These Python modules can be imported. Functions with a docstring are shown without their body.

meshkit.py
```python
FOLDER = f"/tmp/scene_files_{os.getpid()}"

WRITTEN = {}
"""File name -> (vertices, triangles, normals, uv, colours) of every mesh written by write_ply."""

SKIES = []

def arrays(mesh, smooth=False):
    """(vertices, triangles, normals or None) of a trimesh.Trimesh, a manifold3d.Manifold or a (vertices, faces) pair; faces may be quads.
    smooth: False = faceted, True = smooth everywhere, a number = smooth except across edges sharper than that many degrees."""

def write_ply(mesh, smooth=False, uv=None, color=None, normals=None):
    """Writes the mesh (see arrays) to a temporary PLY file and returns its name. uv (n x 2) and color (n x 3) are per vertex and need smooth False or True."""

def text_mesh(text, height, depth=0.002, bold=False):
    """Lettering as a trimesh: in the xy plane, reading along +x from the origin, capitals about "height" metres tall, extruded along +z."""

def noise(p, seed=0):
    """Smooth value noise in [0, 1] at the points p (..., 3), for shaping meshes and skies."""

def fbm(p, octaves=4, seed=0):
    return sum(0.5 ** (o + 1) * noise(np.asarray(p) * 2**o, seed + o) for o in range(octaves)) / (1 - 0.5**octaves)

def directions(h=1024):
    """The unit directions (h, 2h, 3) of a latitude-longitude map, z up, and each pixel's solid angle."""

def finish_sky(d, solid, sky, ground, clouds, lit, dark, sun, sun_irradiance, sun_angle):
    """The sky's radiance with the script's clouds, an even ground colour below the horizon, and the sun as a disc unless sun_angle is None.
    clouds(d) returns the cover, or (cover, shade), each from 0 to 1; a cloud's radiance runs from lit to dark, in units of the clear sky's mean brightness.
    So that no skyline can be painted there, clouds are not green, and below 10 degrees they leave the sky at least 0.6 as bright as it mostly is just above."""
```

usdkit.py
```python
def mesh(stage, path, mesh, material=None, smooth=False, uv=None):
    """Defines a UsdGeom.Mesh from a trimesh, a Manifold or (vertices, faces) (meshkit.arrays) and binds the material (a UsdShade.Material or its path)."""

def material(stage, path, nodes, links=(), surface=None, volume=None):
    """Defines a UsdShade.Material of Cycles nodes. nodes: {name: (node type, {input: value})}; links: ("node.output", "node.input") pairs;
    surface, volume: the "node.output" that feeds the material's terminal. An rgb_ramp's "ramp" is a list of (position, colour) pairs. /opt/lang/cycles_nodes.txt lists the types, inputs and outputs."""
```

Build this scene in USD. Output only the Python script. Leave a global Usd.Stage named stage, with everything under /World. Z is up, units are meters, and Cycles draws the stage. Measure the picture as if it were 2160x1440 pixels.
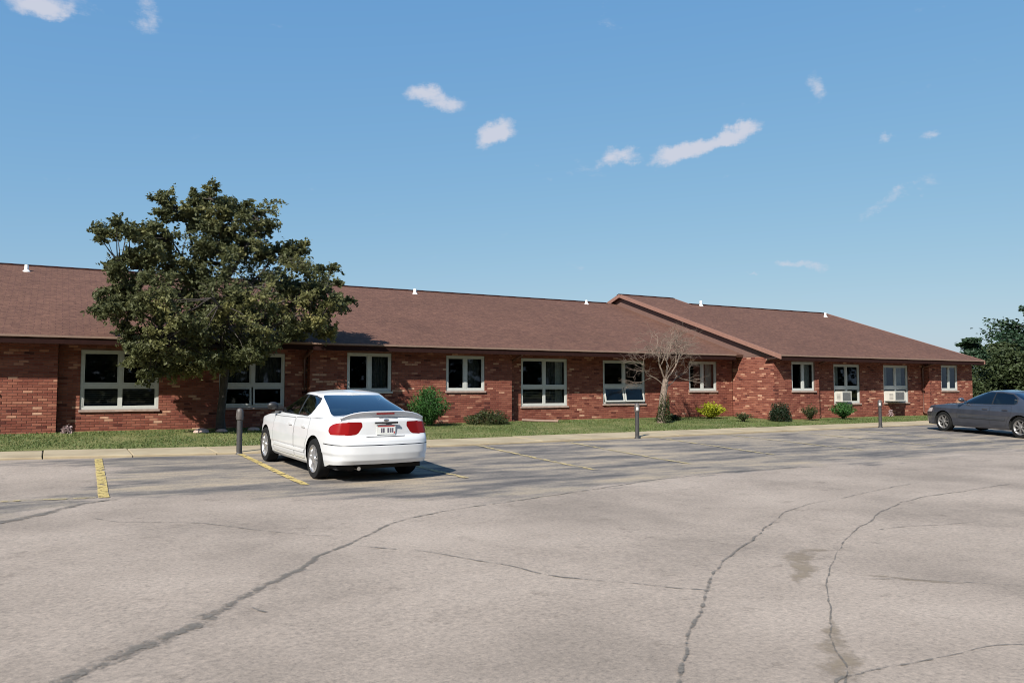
import math
import numpy as np
import trimesh
import usdkit, meshkit
from pxr import Usd, UsdGeom, UsdLux, UsdShade, Gf, Sdf, Vt

rad = math.radians
rng = np.random.default_rng(11)
stage = Usd.Stage.CreateInMemory()
UsdGeom.SetStageUpAxis(stage, UsdGeom.Tokens.z)
UsdGeom.SetStageMetersPerUnit(stage, 1.0)
world = UsdGeom.Xform.Define(stage, '/World')
stage.SetDefaultPrim(world.GetPrim())
UsdGeom.Scope.Define(stage, '/World/Looks')

# ------------------------------------------------------------------ camera
EYE = np.array([0.0, 0.0, 1.55])
YAW, PITCH = rad(29.9), math.atan(97 / 1680)
FW = np.array([math.sin(YAW) * math.cos(PITCH), math.cos(YAW) * math.cos(PITCH), math.sin(PITCH)])
RT = np.array([math.cos(YAW), -math.sin(YAW), 0.0])
UP = np.cross(RT, FW)
cam = UsdGeom.Camera.Define(stage, '/World/camera')
cam.CreateHorizontalApertureAttr(36.0)
cam.CreateVerticalApertureAttr(36.0 * 682 / 1024)
cam.CreateFocalLengthAttr(28.0)
cam.CreateClippingRangeAttr(Gf.Vec2f(0.1, 5000))
EXPOSURE = 1.05
cam.CreateExposureAttr(EXPOSURE)
m = Gf.Matrix4d(1.0)
for r, vec in enumerate((RT, UP, -FW, EYE)):
    m.SetRow(r, Gf.Vec4d(*vec, 1.0 if r == 3 else 0.0))
cam.AddTransformOp().Set(m)

# ------------------------------------------------------------------ sun and sky
SUN = np.array([-0.63, -0.44, 0.64])
SUN /= np.linalg.norm(SUN)
SUN_I, SKY_S = 1.0, 0.090
ELEV, ROT = math.asin(SUN[2]), math.atan2(SUN[0], SUN[1])
sun = UsdLux.DistantLight.Define(stage, '/World/sun')
sun.CreateNormalizeAttr(True)
sun.CreateIntensityAttr(SUN_I)
sun.CreateAngleAttr(0.5)
sun.CreateColorAttr(Gf.Vec3f(1.0, 0.95, 0.87))
zx = np.cross([0, 0, 1.0], SUN); zx /= np.linalg.norm(zx)
zy = np.cross(SUN, zx)
m = Gf.Matrix4d(1.0)
for r, vec in enumerate((zx, zy, SUN)):
    m.SetRow(r, Gf.Vec4d(*vec, 0.0))
sun.AddTransformOp().Set(m)


CLOUD = (3.55, 3.6, 4.05)


def sky_material():
    """Clear physical sky with a few small fair-weather clouds given by azimuth, elevation, half-sizes (degrees), tilt and density."""
    N = {'geo': ('geometry', {}),
         'dir': ('vector_math', {'math_type': 'normalize'}),
         'sky': ('sky_texture', {'sky_type': 'single_scattering', 'sun_disc': False, 'sun_elevation': ELEV, 'sun_rotation': ROT,
                                 'air_density': 1.0, 'aerosol_density': 0.9, 'ozone_density': 1.6}),
         'sp': ('separate_color', {}), 'hs': ('combine_color', {}),
         'pr': ('math', {'math_type': 'power', 'value2': 0.76}), 'pg': ('math', {'math_type': 'power', 'value2': 0.47}), 'pb': ('math', {'math_type': 'power', 'value2': 0.18}),
         'ar': ('math', {'math_type': 'multiply', 'value2': 0.675}), 'ag': ('math', {'math_type': 'multiply', 'value2': 1.335}), 'ab': ('math', {'math_type': 'multiply', 'value2': 2.73}),
         'sc': ('vector_math', {'math_type': 'multiply', 'vector2': (1, 1, 2.2)}),
         'n1': ('noise_texture', {'scale': 17.0, 'detail': 7.0, 'roughness': 0.62}),
         'n2': ('noise_texture', {'scale': 9.0, 'detail': 3.0, 'roughness': 0.5}),
         'n3': ('noise_texture', {'scale': 14.0, 'detail': 6.0, 'roughness': 0.65}), 'nc': ('vector_math', {'math_type': 'subtract', 'vector2': (0.5, 0.5, 0.5)}), 'ns': ('vector_math', {'math_type': 'scale', 'scale': 0.052}), 'wd': ('vector_math', {'math_type': 'add'}),
         'bg': ('background_shader', {'strength': SKY_S})}
    L = [('geo.position', 'dir.vector1'), ('dir.vector', 'sc.vector1'), ('sc.vector', 'n1.vector'), ('sc.vector', 'n2.vector'), ('sky.color', 'sp.color')]
    L += [(f'sp.{q}', f'p{q}.value1') for q in 'rgb'] + [(f'p{q}.value', f'a{q}.value1') for q in 'rgb'] + [(f'a{q}.value', f'hs.{q}') for q in 'rgb']
    clouds = [(-0.8, 23.0, 3.2, 1.3, 12, 1.0), (-2.6, 23.6, 3.6, 1.0, 5, 0.8), (4.6, 23.4, 1.2, 1.6, 30, 0.62), (24.4, 20.0, 2.7, 1.15, -8, 0.95), (28.6, 17.8, 2.1, 1.35, 24, 1.05),
              (38.0, 16.1, 2.4, 0.95, 3, 0.85), (42.3, 16.4, 3.5, 1.2, 13, 1.12), (45.3, 17.0, 3.4, 0.9, 6, 1.08), (51.1, 19.9, 1.0, 1.9, 10, 0.52),
              (55.6, 12.0, 3.0, 0.7, 17, 0.62), (49.7, 8.3, 2.5, 0.55, 0, 0.6), (46.6, 8.0, 1.0, 0.3, 0, 0.5), (55.4, 16.1, 1.0, 0.6, 10, 0.55), (58.1, 15.8, 1.0, 0.6, 0, 0.55),
              (31.6, 15.6, 0.5, 0.4, 0, 0.35), (32.4, 14.7, 0.6, 0.4, 0, 0.3)]
    L += [('dir.vector', 'n3.vector'), ('n3.color', 'nc.vector1'), ('nc.vector', 'ns.vector1'), ('ns.vector', 'wd.vector1'), ('dir.vector', 'wd.vector2')]
    last = None
    for i, (az, el, a, b, tilt, dens) in enumerate(clouds):
        az, el, tilt = rad(az), rad(el), rad(tilt)
        c = np.array([math.sin(az) * math.cos(el), math.cos(az) * math.cos(el), math.sin(el)])
        e1 = np.array([math.cos(az), -math.sin(az), 0]); e2 = np.cross(e1, c)
        f1 = e1 * math.cos(tilt) + e2 * math.sin(tilt); f2 = -e1 * math.sin(tilt) + e2 * math.cos(tilt)
        N[f'u{i}'] = ('vector_math', {'math_type': 'dot_product', 'vector2': f1 / math.tan(rad(a))})
        N[f'v{i}'] = ('vector_math', {'math_type': 'dot_product', 'vector2': f2 / math.tan(rad(b))})
        N[f'w{i}'] = ('vector_math', {'math_type': 'dot_product', 'vector2': c})
        N[f'uv{i}'] = ('combine_xyz', {})
        N[f'l{i}'] = ('vector_math', {'math_type': 'length'})
        N[f'f{i}'] = ('map_range', {'range_type': 'smoothstep', 'from_min': 1.15, 'from_max': 0.0, 'to_min': 0.0, 'to_max': dens, 'clamp': True})
        N[f'g{i}'] = ('math', {'math_type': 'greater_than', 'value2': 0.5})
        N[f'k{i}'] = ('math', {'math_type': 'multiply'})
        L += [('wd.vector', f'{q}{i}.vector1') for q in 'uvw'] + [(f'u{i}.value', f'uv{i}.x'), (f'v{i}.value', f'uv{i}.y'), (f'uv{i}.vector', f'l{i}.vector1'), (f'l{i}.value', f'f{i}.value'),
              (f'w{i}.value', f'g{i}.value1'), (f'f{i}.result', f'k{i}.value1'), (f'g{i}.value', f'k{i}.value2')]
        if last is None:
            last = f'k{i}.value'
        else:
            N[f'm{i}'] = ('math', {'math_type': 'maximum'})
            L += [(last, f'm{i}.value1'), (f'k{i}.value', f'm{i}.value2')]
            last = f'm{i}.value'
    N['nn'] = ('math', {'math_type': 'multiply_add', 'value2': 3.0, 'value3': -2.02})
    N['cov'] = ('math', {'math_type': 'multiply_add', 'value2': 1.72})
    N['tot'] = ('map_range', {'range_type': 'smoothstep', 'from_min': -0.05, 'from_max': 1.0, 'to_min': 0.0, 'to_max': 0.85, 'clamp': True})
    N['mixc'] = ('mix', {'mix_type': 'mix', 'color2': CLOUD})
    L += [('n1.fac', 'nn.value1'), (last, 'cov.value1'), ('nn.value', 'cov.value3'), ('cov.value', 'tot.value'),
          ('tot.result', 'mixc.fac'), ('hs.color', 'mixc.color1'), ('mixc.color', 'bg.color')]
    del N['n2']
    L.remove(('sc.vector', 'n2.vector'))
    return usdkit.material(stage, '/World/Looks/sky_look', N, L, surface='bg.background')


dome = UsdLux.DomeLight.Define(stage, '/World/sky')
UsdShade.MaterialBindingAPI.Apply(dome.GetPrim()).Bind(sky_material())
dome.GetPrim().SetCustomDataByKey('kind', 'structure')
dome.GetPrim().SetCustomDataByKey('label', 'blue summer sky with a few small white clouds')
dome.GetPrim().SetCustomDataByKey('category', 'sky')

# ------------------------------------------------------------------ helpers
LOOK = {}


def mat(name, nodes, links=(), surface='p.BSDF'):
    LOOK[name] = usdkit.material(stage, '/World/Looks/' + name, nodes, links, surface=surface)
    return LOOK[name]


def plain(name, color, rough=0.6, metallic=0.0, var=0.12, scale=9.0, bump=0.0, coat=0.0, spec=0.5):
    """A colour with soft uneven wear and optional fine relief."""
    c = np.array(color)
    n = {'g': ('geometry', {}), 'n': ('noise_texture', {'scale': scale, 'detail': 4.0, 'roughness': 0.6}),
         'r': ('rgb_ramp', {'ramp': [(0.3, tuple(c * (1 - var))), (0.7, tuple(np.minimum(c * (1 + var), 0.95)))]}),
         'p': ('principled_bsdf', {'roughness': rough, 'metallic': metallic, 'coat_weight': coat, 'specular_ior_level': spec})}
    l = [('g.position', 'n.vector'), ('n.fac', 'r.fac'), ('r.color', 'p.base_color')]
    if bump:
        n['n2'] = ('noise_texture', {'scale': scale * 8, 'detail': 3.0})
        n['b'] = ('bump', {'strength': bump, 'distance': 0.01})
        l += [('g.position', 'n2.vector'), ('n2.fac', 'b.height'), ('b.normal', 'p.normal')]
    return mat(name, n, l)


used = {}


def numbered(path):
    k = used.get(path, -1) + 1
    used[path] = k
    return path if k == 0 else f'{path}_{k:03d}'


class MB:
    """Collects shapes into one mesh."""
    def __init__(self):
        self.v, self.f, self.n, self.tone = [], [], 0, []

    def add(self, v, f, tone=None):
        v = np.asarray(v, float); f = np.asarray(f, int)
        if f.shape[1] == 4:
            f = np.vstack([f[:, [0, 1, 2]], f[:, [0, 2, 3]]])
        self.v.append(v); self.f.append(f + self.n); self.n += len(v)
        self.tone.append(np.full(len(v), 0.5 if tone is None else tone))
        return self

    def tm(self, t):
        return self.add(t.vertices, t.faces)

    def box(self, x0, x1, y0, y1, z0, z1, tone=None):
        v = [(x0, y0, z0), (x1, y0, z0), (x1, y1, z0), (x0, y1, z0), (x0, y0, z1), (x1, y0, z1), (x1, y1, z1), (x0, y1, z1)]
        return self.add(v, [(0, 3, 2, 1), (4, 5, 6, 7), (0, 1, 5, 4), (1, 2, 6, 5), (2, 3, 7, 6), (3, 0, 4, 7)], tone)

    def prism(self, poly, d):
        """A convex polygon (points in space, counter-clockwise seen from outside) thickened against direction d."""
        p = np.asarray(poly, float); n = len(p); q = p + np.asarray(d, float)
        f = [(0, i, i + 1) for i in range(1, n - 1)] + [(n, n + i + 1, n + i) for i in range(1, n - 1)]
        for i in range(n):
            j = (i + 1) % n
            f += [(i, n + i, n + j), (i, n + j, j)]
        return self.add(np.vstack([p, q]), f)

    def tube(self, pts, radii, sides=7, cap=True):
        pts = np.asarray(pts, float); radii = np.broadcast_to(np.asarray(radii, float), len(pts))
        t = np.gradient(pts, axis=0); t /= np.maximum(np.linalg.norm(t, axis=1, keepdims=True), 1e-9)
        ref = np.array([0, 0, 1.0]) if abs(t[0][2]) < 0.9 else np.array([1.0, 0, 0])
        a = np.cross(t, ref); a /= np.maximum(np.linalg.norm(a, axis=1, keepdims=True), 1e-9); b = np.cross(t, a)
        ang = np.arange(sides) / sides * 2 * math.pi
        ring = pts[:, None] + radii[:, None, None] * (np.cos(ang)[None, :, None] * a[:, None] + np.sin(ang)[None, :, None] * b[:, None])
        v = ring.reshape(-1, 3); f = []
        for i in range(len(pts) - 1):
            for k in range(sides):
                k2 = (k + 1) % sides
                f.append((i * sides + k, i * sides + k2, (i + 1) * sides + k2, (i + 1) * sides + k))
        self.add(v, f)
        if cap:
            n = len(v)
            self.add(np.vstack([ring[-1], pts[-1]]), [(k, (k + 1) % sides, sides) for k in range(sides)])
            self.add(np.vstack([ring[0], pts[0]]), [((k + 1) % sides, k, sides) for k in range(sides)])
        return self

    def lathe(self, prof, centre=(0, 0, 0), axis='z', sides=24):
        """prof: (radius, height) pairs."""
        prof = np.asarray(prof, float); ang = np.arange(sides) / sides * 2 * math.pi
        v = np.stack([prof[:, None, 0] * np.cos(ang), prof[:, None, 0] * np.sin(ang), np.repeat(prof[:, 1:2], sides, 1)], -1).reshape(-1, 3)
        if axis == 'y':
            v = np.stack([v[:, 0], v[:, 2], -v[:, 1]], 1)
        if axis == 'x':
            v = np.stack([v[:, 2], v[:, 1], -v[:, 0]], 1)
        f = [(i * sides + k, i * sides + (k + 1) % sides, (i + 1) * sides + (k + 1) % sides, (i + 1) * sides + k) for i in range(len(prof) - 1) for k in range(sides)]
        return self.add(v + np.asarray(centre), f)

    def arrays(self):
        return np.vstack(self.v), np.vstack(self.f)


def tag(p, label=None, cat=None, group=None, kind=None):
    p = p.GetPrim() if hasattr(p, 'GetPrim') else p
    for k, t in (('label', label), ('category', cat), ('group', group), ('kind', kind)):
        if t:
            p.SetCustomDataByKey(k, t)
    return p


def obj(name, mesh, look, parent=None, smooth=False, normals=None, tone=False, uv=None):
    path = numbered((str(parent.GetPath()) if parent else '/World') + '/' + name)
    tones = np.concatenate(mesh.tone) if tone else None
    if isinstance(mesh, MB):
        mesh = mesh.arrays()
    g = usdkit.mesh(stage, path, mesh, LOOK[look], smooth=smooth)
    if normals is not None:
        g.CreateNormalsAttr(Vt.Vec3fArray.FromNumpy(np.asarray(normals, np.float32))); g.SetNormalsInterpolation('vertex')
    if tone:
        UsdGeom.PrimvarsAPI(g).CreatePrimvar('tone', Sdf.ValueTypeNames.FloatArray, 'vertex').Set(Vt.FloatArray.FromNumpy(tones.astype(np.float32)))
    return g.GetPrim()


def thing(name, label, cat, loc=(0, 0, 0), rz=0.0, group=None, rx=0.0, kind=None):
    x = UsdGeom.Xform.Define(stage, numbered('/World/' + name))
    x.AddTranslateOp().Set(Gf.Vec3d(*loc))
    if rz or rx:
        x.AddRotateZOp().Set(rz)
    if rx:
        x.AddRotateYOp().Set(rx)
    return tag(x, label, cat, group, kind)


def copy_of(src, label, loc, rz=0.0):
    """Another one of a kind: a reference to the first with its parts."""
    d = src.GetCustomData()
    x = UsdGeom.Xform.Define(stage, numbered(str(src.GetPath())))
    x.GetPrim().GetReferences().AddInternalReference(src.GetPath())
    x.GetPrim().SetInstanceable(True)
    x.ClearXformOpOrder()
    x.AddTranslateOp(opSuffix='at').Set(Gf.Vec3d(*loc)); x.AddRotateZOp(opSuffix='at').Set(rz)
    return tag(x, label, d['category'], d.get('group'))


# ground profile: flat drive, bays that rise gently to the kerb
def zg(y):
    return np.interp(y, [-100, 4, 12.7, 16.5, 400], [0, 0, 0.10, 0.195, 0.205])


KX = np.array([-80, -14, -6, -0.7, 0.9, 3.1, 8.5, 13.4, 18.3, 24.4, 30, 40, 90.0])
KY = np.array([21, 19.6, 18.6, 17.75, 17.3, 16.95, 16.7, 16.85, 17.05, 17.42, 17.75, 18.3, 21.0])


def kerb_y(x):
    return np.interp(x, KX, KY)


# ------------------------------------------------------------------ materials
mat('asphalt', {
    'g': ('geometry', {}),
    'bay': ('attribute', {'attribute': 'tone'}),
    'big': ('noise_texture', {'scale': 0.42, 'detail': 5.0, 'roughness': 0.62}),
    'sx': ('mapping', {'scale': (0.42, 1.35, 1.0)}), 'sx2': ('mapping', {'location': (31.0, 17.0, 0.0), 'scale': (0.30, 1.1, 1.0)}), 'mid2': ('noise_texture', {'scale': 1.5, 'detail': 7.0, 'roughness': 0.68}),
    'mid': ('noise_texture', {'scale': 1.3, 'detail': 6.0, 'roughness': 0.65}),
    'fine': ('noise_texture', {'scale': 26.0, 'detail': 5.0, 'roughness': 0.85}),
    'grit': ('voronoi_texture', {'scale': 95.0}),
    'edge': ('math', {'math_type': 'multiply_add', 'value2': 1.1, 'value3': -0.55}),
    'sum': ('math', {'math_type': 'add'}),
    'mask': ('map_range', {'range_type': 'smoothstep', 'from_min': 0.42, 'from_max': 0.62, 'clamp': True}),
    'drive': ('rgb_ramp', {'ramp': [(0.34, (0.205, 0.171, 0.143)), (0.5, (0.266, 0.222, 0.186)), (0.66, (0.310, 0.260, 0.219))]}),
    'bayc': ('rgb_ramp', {'ramp': [(0.35, (0.078, 0.073, 0.072)), (0.44, (0.122, 0.110, 0.102)), (0.50, (0.180, 0.157, 0.135)), (0.55, (0.228, 0.194, 0.156)), (0.66, (0.30, 0.245, 0.18))]}),
    'mx': ('mix', {}),
    'fr': ('rgb_ramp', {'ramp': [(0.30, (0.50, 0.50, 0.51)), (0.43, (0.86, 0.86, 0.86)), (0.56, (1.08, 1.07, 1.06)), (0.70, (1.38, 1.35, 1.31))]}),
    'ml': ('mix', {'mix_type': 'multiply', 'fac': 0.95}),
    'spots': ('noise_texture', {'scale': 2.3, 'detail': 7.0, 'roughness': 0.8}),
    'sr': ('rgb_ramp', {'ramp': [(0.34, (0.55, 0.54, 0.53)), (0.43, (1.0, 1.0, 1.0))]}),
    'ml2': ('mix', {'mix_type': 'multiply', 'fac': 0.55}),
    'b': ('bump', {'strength': 0.75, 'distance': 0.006}),
    'p': ('principled_bsdf', {'roughness': 0.9, 'specular_ior_level': 0.25})},
    [('g.position', 'big.vector'), ('g.position', 'sx.vector'), ('sx.vector', 'mid.vector'), ('g.position', 'sx2.vector'), ('sx2.vector', 'mid2.vector'), ('g.position', 'fine.vector'), ('g.position', 'grit.vector'), ('g.position', 'spots.vector'),
     ('mid.fac', 'edge.value1'), ('edge.value', 'sum.value1'), ('bay.fac', 'sum.value2'), ('sum.value', 'mask.value'), ('big.fac', 'drive.fac'), ('mid2.fac', 'bayc.fac'),
     ('mask.result', 'mx.fac'), ('drive.color', 'mx.color1'), ('bayc.color', 'mx.color2'), ('fine.fac', 'fr.fac'), ('mx.color', 'ml.color1'), ('fr.color', 'ml.color2'),
     ('spots.fac', 'sr.fac'), ('ml.color', 'ml2.color1'), ('sr.color', 'ml2.color2'),
     ('fine.fac', 'b.height'), ('b.normal', 'p.normal'), ('ml2.color', 'p.base_color')])

mat('crack_fill', {
    'g': ('geometry', {}), 'n': ('noise_texture', {'scale': 7.0, 'detail': 7.0, 'roughness': 0.8}), 'tn': ('attribute', {'attribute': 'tone'}),
    'r': ('rgb_ramp', {'ramp': [(0.35, (0.060, 0.054, 0.048)), (0.6, (0.135, 0.120, 0.103))]}),
    'nc': ('math', {'math_type': 'multiply_add', 'value2': 2.2, 'value3': -0.62}), 'a': ('math', {'math_type': 'multiply_add', 'value2': 0.55}),
    'h': ('map_range', {'range_type': 'smoothstep', 'from_min': 0.72, 'from_max': 1.22, 'to_min': 0.0, 'to_max': 0.95, 'clamp': True}),
    'p': ('principled_bsdf', {'roughness': 0.95}), 't': ('transparent_bsdf', {}), 'm': ('mix_closure', {})},
    [('g.position', 'n.vector'), ('n.fac', 'r.fac'), ('r.color', 'p.base_color'), ('tn.fac', 'a.value1'), ('n.fac', 'nc.value1'), ('nc.value', 'a.value3'), ('a.value', 'h.value'), ('h.result', 'm.fac'), ('t.BSDF', 'm.closure1'), ('p.BSDF', 'm.closure2')], surface='m.closure')
mat('silt', {
    'g': ('geometry', {}), 'n': ('noise_texture', {'scale': 4.0, 'detail': 7.0, 'roughness': 0.8}), 'tn': ('attribute', {'attribute': 'tone'}),
    'r': ('rgb_ramp', {'ramp': [(0.35, (0.165, 0.128, 0.088)), (0.6, (0.225, 0.180, 0.130))]}),
    'nc': ('math', {'math_type': 'multiply_add', 'value2': 2.2, 'value3': -0.62}), 'a': ('math', {'math_type': 'multiply_add', 'value2': 0.55}),
    'h': ('map_range', {'range_type': 'smoothstep', 'from_min': 0.60, 'from_max': 1.40, 'to_min': 0.0, 'to_max': 0.9, 'clamp': True}),
    'p': ('principled_bsdf', {'roughness': 0.95}), 't': ('transparent_bsdf', {}), 'm': ('mix_closure', {})},
    [('g.position', 'n.vector'), ('n.fac', 'r.fac'), ('r.color', 'p.base_color'), ('tn.fac', 'a.value1'), ('n.fac', 'nc.value1'), ('nc.value', 'a.value3'), ('a.value', 'h.value'), ('h.result', 'm.fac'), ('t.BSDF', 'm.closure1'), ('p.BSDF', 'm.closure2')], surface='m.closure')


def paint_line(name, lo, hi, keep):
    mat(name, {
        'g': ('geometry', {}), 'n': ('noise_texture', {'scale': 7.0, 'detail': 7.0, 'roughness': 0.8}),
        'r': ('rgb_ramp', {'ramp': [(0.35, lo), (0.6, hi)]}),
        'h': ('map_range', {'from_min': keep, 'from_max': keep + 0.07, 'clamp': True}),
        'p': ('principled_bsdf', {'roughness': 0.85}), 't': ('transparent_bsdf', {}), 'm': ('mix_closure', {})},
        [('g.position', 'n.vector'), ('n.fac', 'r.fac'), ('r.color', 'p.base_color'), ('n.fac', 'h.value'), ('h.result', 'm.fac'), ('p.BSDF', 'm.closure1'), ('t.BSDF', 'm.closure2')], surface='m.closure')


paint_line('yellow_paint', (0.36, 0.275, 0.10), (0.46, 0.35, 0.12), 0.505)
paint_line('worn_yellow_paint', (0.38, 0.30, 0.15), (0.43, 0.335, 0.16), 0.475)
paint_line('faded_yellow_paint', (0.36, 0.29, 0.16), (0.40, 0.32, 0.16), 0.47)

mat('concrete', {
    'g': ('geometry', {}), 'n': ('noise_texture', {'scale': 1.1, 'detail': 6.0, 'roughness': 0.65}), 'f': ('noise_texture', {'scale': 60.0, 'detail': 3.0}),
    'r': ('rgb_ramp', {'ramp': [(0.3, (0.235, 0.185, 0.118)), (0.5, (0.30, 0.243, 0.157)), (0.7, (0.35, 0.29, 0.195))]}),
    'b': ('bump', {'strength': 0.4, 'distance': 0.004}), 'p': ('principled_bsdf', {'roughness': 0.9})},
    [('g.position', 'n.vector'), ('g.position', 'f.vector'), ('n.fac', 'r.fac'), ('r.color', 'p.base_color'), ('f.fac', 'b.height'), ('b.normal', 'p.normal')])
mat('soil_turf', {
    'g': ('geometry', {}), 'n': ('noise_texture', {'scale': 0.9, 'detail': 6.0, 'roughness': 0.7}),
    'r': ('rgb_ramp', {'ramp': [(0.3, (0.080, 0.095, 0.032)), (0.5, (0.125, 0.130, 0.050)), (0.7, (0.21, 0.185, 0.090))]}), 'p': ('principled_bsdf', {'roughness': 1.0, 'specular_ior_level': 0.1})},
    [('g.position', 'n.vector'), ('n.fac', 'r.fac'), ('r.color', 'p.base_color')])


def leaf_look(name, ramp, trans=0.28, patch=0.0, pscale=1.3):
    n = {'g': ('geometry', {}), 'r': ('rgb_ramp', {'ramp': ramp}), 'p': ('principled_bsdf', {'roughness': 0.55, 'specular_ior_level': 0.3}), 't': ('translucent_bsdf', {}), 'm': ('mix_closure', {'fac': trans}),
         'n': ('noise_texture', {'scale': pscale, 'detail': 3.0}), 'a': ('math', {'math_type': 'multiply_add', 'value2': patch * 2, 'value3': -patch}), 's': ('math', {'math_type': 'add', 'use_clamp': True})}
    mat(name, n, [('g.random_per_island', 's.value1'), ('g.position', 'n.vector'), ('n.fac', 'a.value1'), ('a.value', 's.value2'), ('s.value', 'r.fac'), ('r.color', 'p.base_color'), ('r.color', 't.color'), ('p.BSDF', 'm.closure1'), ('t.BSDF', 'm.closure2')], surface='m.closure')


leaf_look('grass_blade', [(0.0, (0.080, 0.114, 0.033)), (0.5, (0.142, 0.178, 0.056)), (0.8, (0.22, 0.21, 0.088)), (1.0, (0.31, 0.26, 0.125))], 0.25, 0.8, 0.7)
leaf_look('crabapple_leaf', [(0.0, (0.090, 0.100, 0.042)), (0.3, (0.205, 0.20, 0.076)), (0.56, (0.32, 0.28, 0.11)), (0.74, (0.38, 0.25, 0.095)), (0.92, (0.34, 0.17, 0.076)), (1.0, (0.55, 0.50, 0.34))], 0.40, 0.9, 0.8)
leaf_look('dark_tree_leaf', [(0.0, (0.026, 0.052, 0.026)), (0.5, (0.056, 0.098, 0.044)), (1.0, (0.115, 0.155, 0.068))], 0.2, 0.6, 0.3)
leaf_look('olive_tree_leaf', [(0.0, (0.042, 0.058, 0.022)), (0.5, (0.088, 0.108, 0.040)), (1.0, (0.155, 0.160, 0.068))], 0.2, 0.6, 0.3)
leaf_look('green_shrub_leaf', [(0.0, (0.035, 0.100, 0.022)), (0.5, (0.085, 0.20, 0.042)), (1.0, (0.17, 0.29, 0.075))], 0.3, 0.5, 3.0)
leaf_look('olive_shrub_leaf', [(0.0, (0.038, 0.050, 0.016)), (0.5, (0.082, 0.096, 0.030)), (1.0, (0.155, 0.150, 0.060))], 0.3, 0.5, 3.0)
leaf_look('yellow_shrub_leaf', [(0.0, (0.30, 0.32, 0.02)), (0.5, (0.58, 0.53, 0.035)), (1.0, (0.72, 0.64, 0.09))], 0.3, 0.4, 3.0)
leaf_look('dark_shrub_leaf', [(0.0, (0.012, 0.022, 0.008)), (0.5, (0.028, 0.048, 0.016)), (1.0, (0.070, 0.095, 0.036))], 0.2, 0.4, 3.0)
leaf_look('pale_flower', [(0.0, (0.45, 0.34, 0.34)), (1.0, (0.66, 0.58, 0.56))], 0.3)

mat('brick_face', {
    'g': ('geometry', {}), 't': ('attribute', {'attribute': 'tone'}), 'n': ('noise_texture', {'scale': 16.0, 'detail': 5.0, 'roughness': 0.7}), 'n3': ('noise_texture', {'scale': 0.9, 'detail': 4.0, 'roughness': 0.6}),
    'ad': ('math', {'math_type': 'multiply_add', 'value2': 0.30, 'value3': -0.15}), 'ad2': ('math', {'math_type': 'multiply_add', 'value2': 0.5, 'value3': -0.25}), 's': ('math', {'math_type': 'add'}), 's2': ('math', {'math_type': 'add', 'use_clamp': True}),
    'r': ('rgb_ramp', {'ramp': [(0.0, (0.050, 0.018, 0.016)), (0.2, (0.125, 0.034, 0.024)), (0.5, (0.190, 0.064, 0.043)), (0.72, (0.245, 0.092, 0.060)), (0.88, (0.335, 0.155, 0.10)), (1.0, (0.44, 0.265, 0.18))]}),
    'n2': ('noise_texture', {'scale': 90.0, 'detail': 3.0}), 'b': ('bump', {'strength': 0.5, 'distance': 0.004}), 'p': ('principled_bsdf', {'roughness': 0.9, 'specular_ior_level': 0.2})},
    [('g.position', 'n.vector'), ('g.position', 'n2.vector'), ('g.position', 'n3.vector'), ('n.fac', 'ad.value1'), ('ad.value', 's.value1'), ('t.fac', 's.value2'), ('n3.fac', 'ad2.value1'), ('s.value', 's2.value1'), ('ad2.value', 's2.value2'), ('s2.value', 'r.fac'), ('r.color', 'p.base_color'),
     ('n2.fac', 'b.height'), ('b.normal', 'p.normal')])
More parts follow.
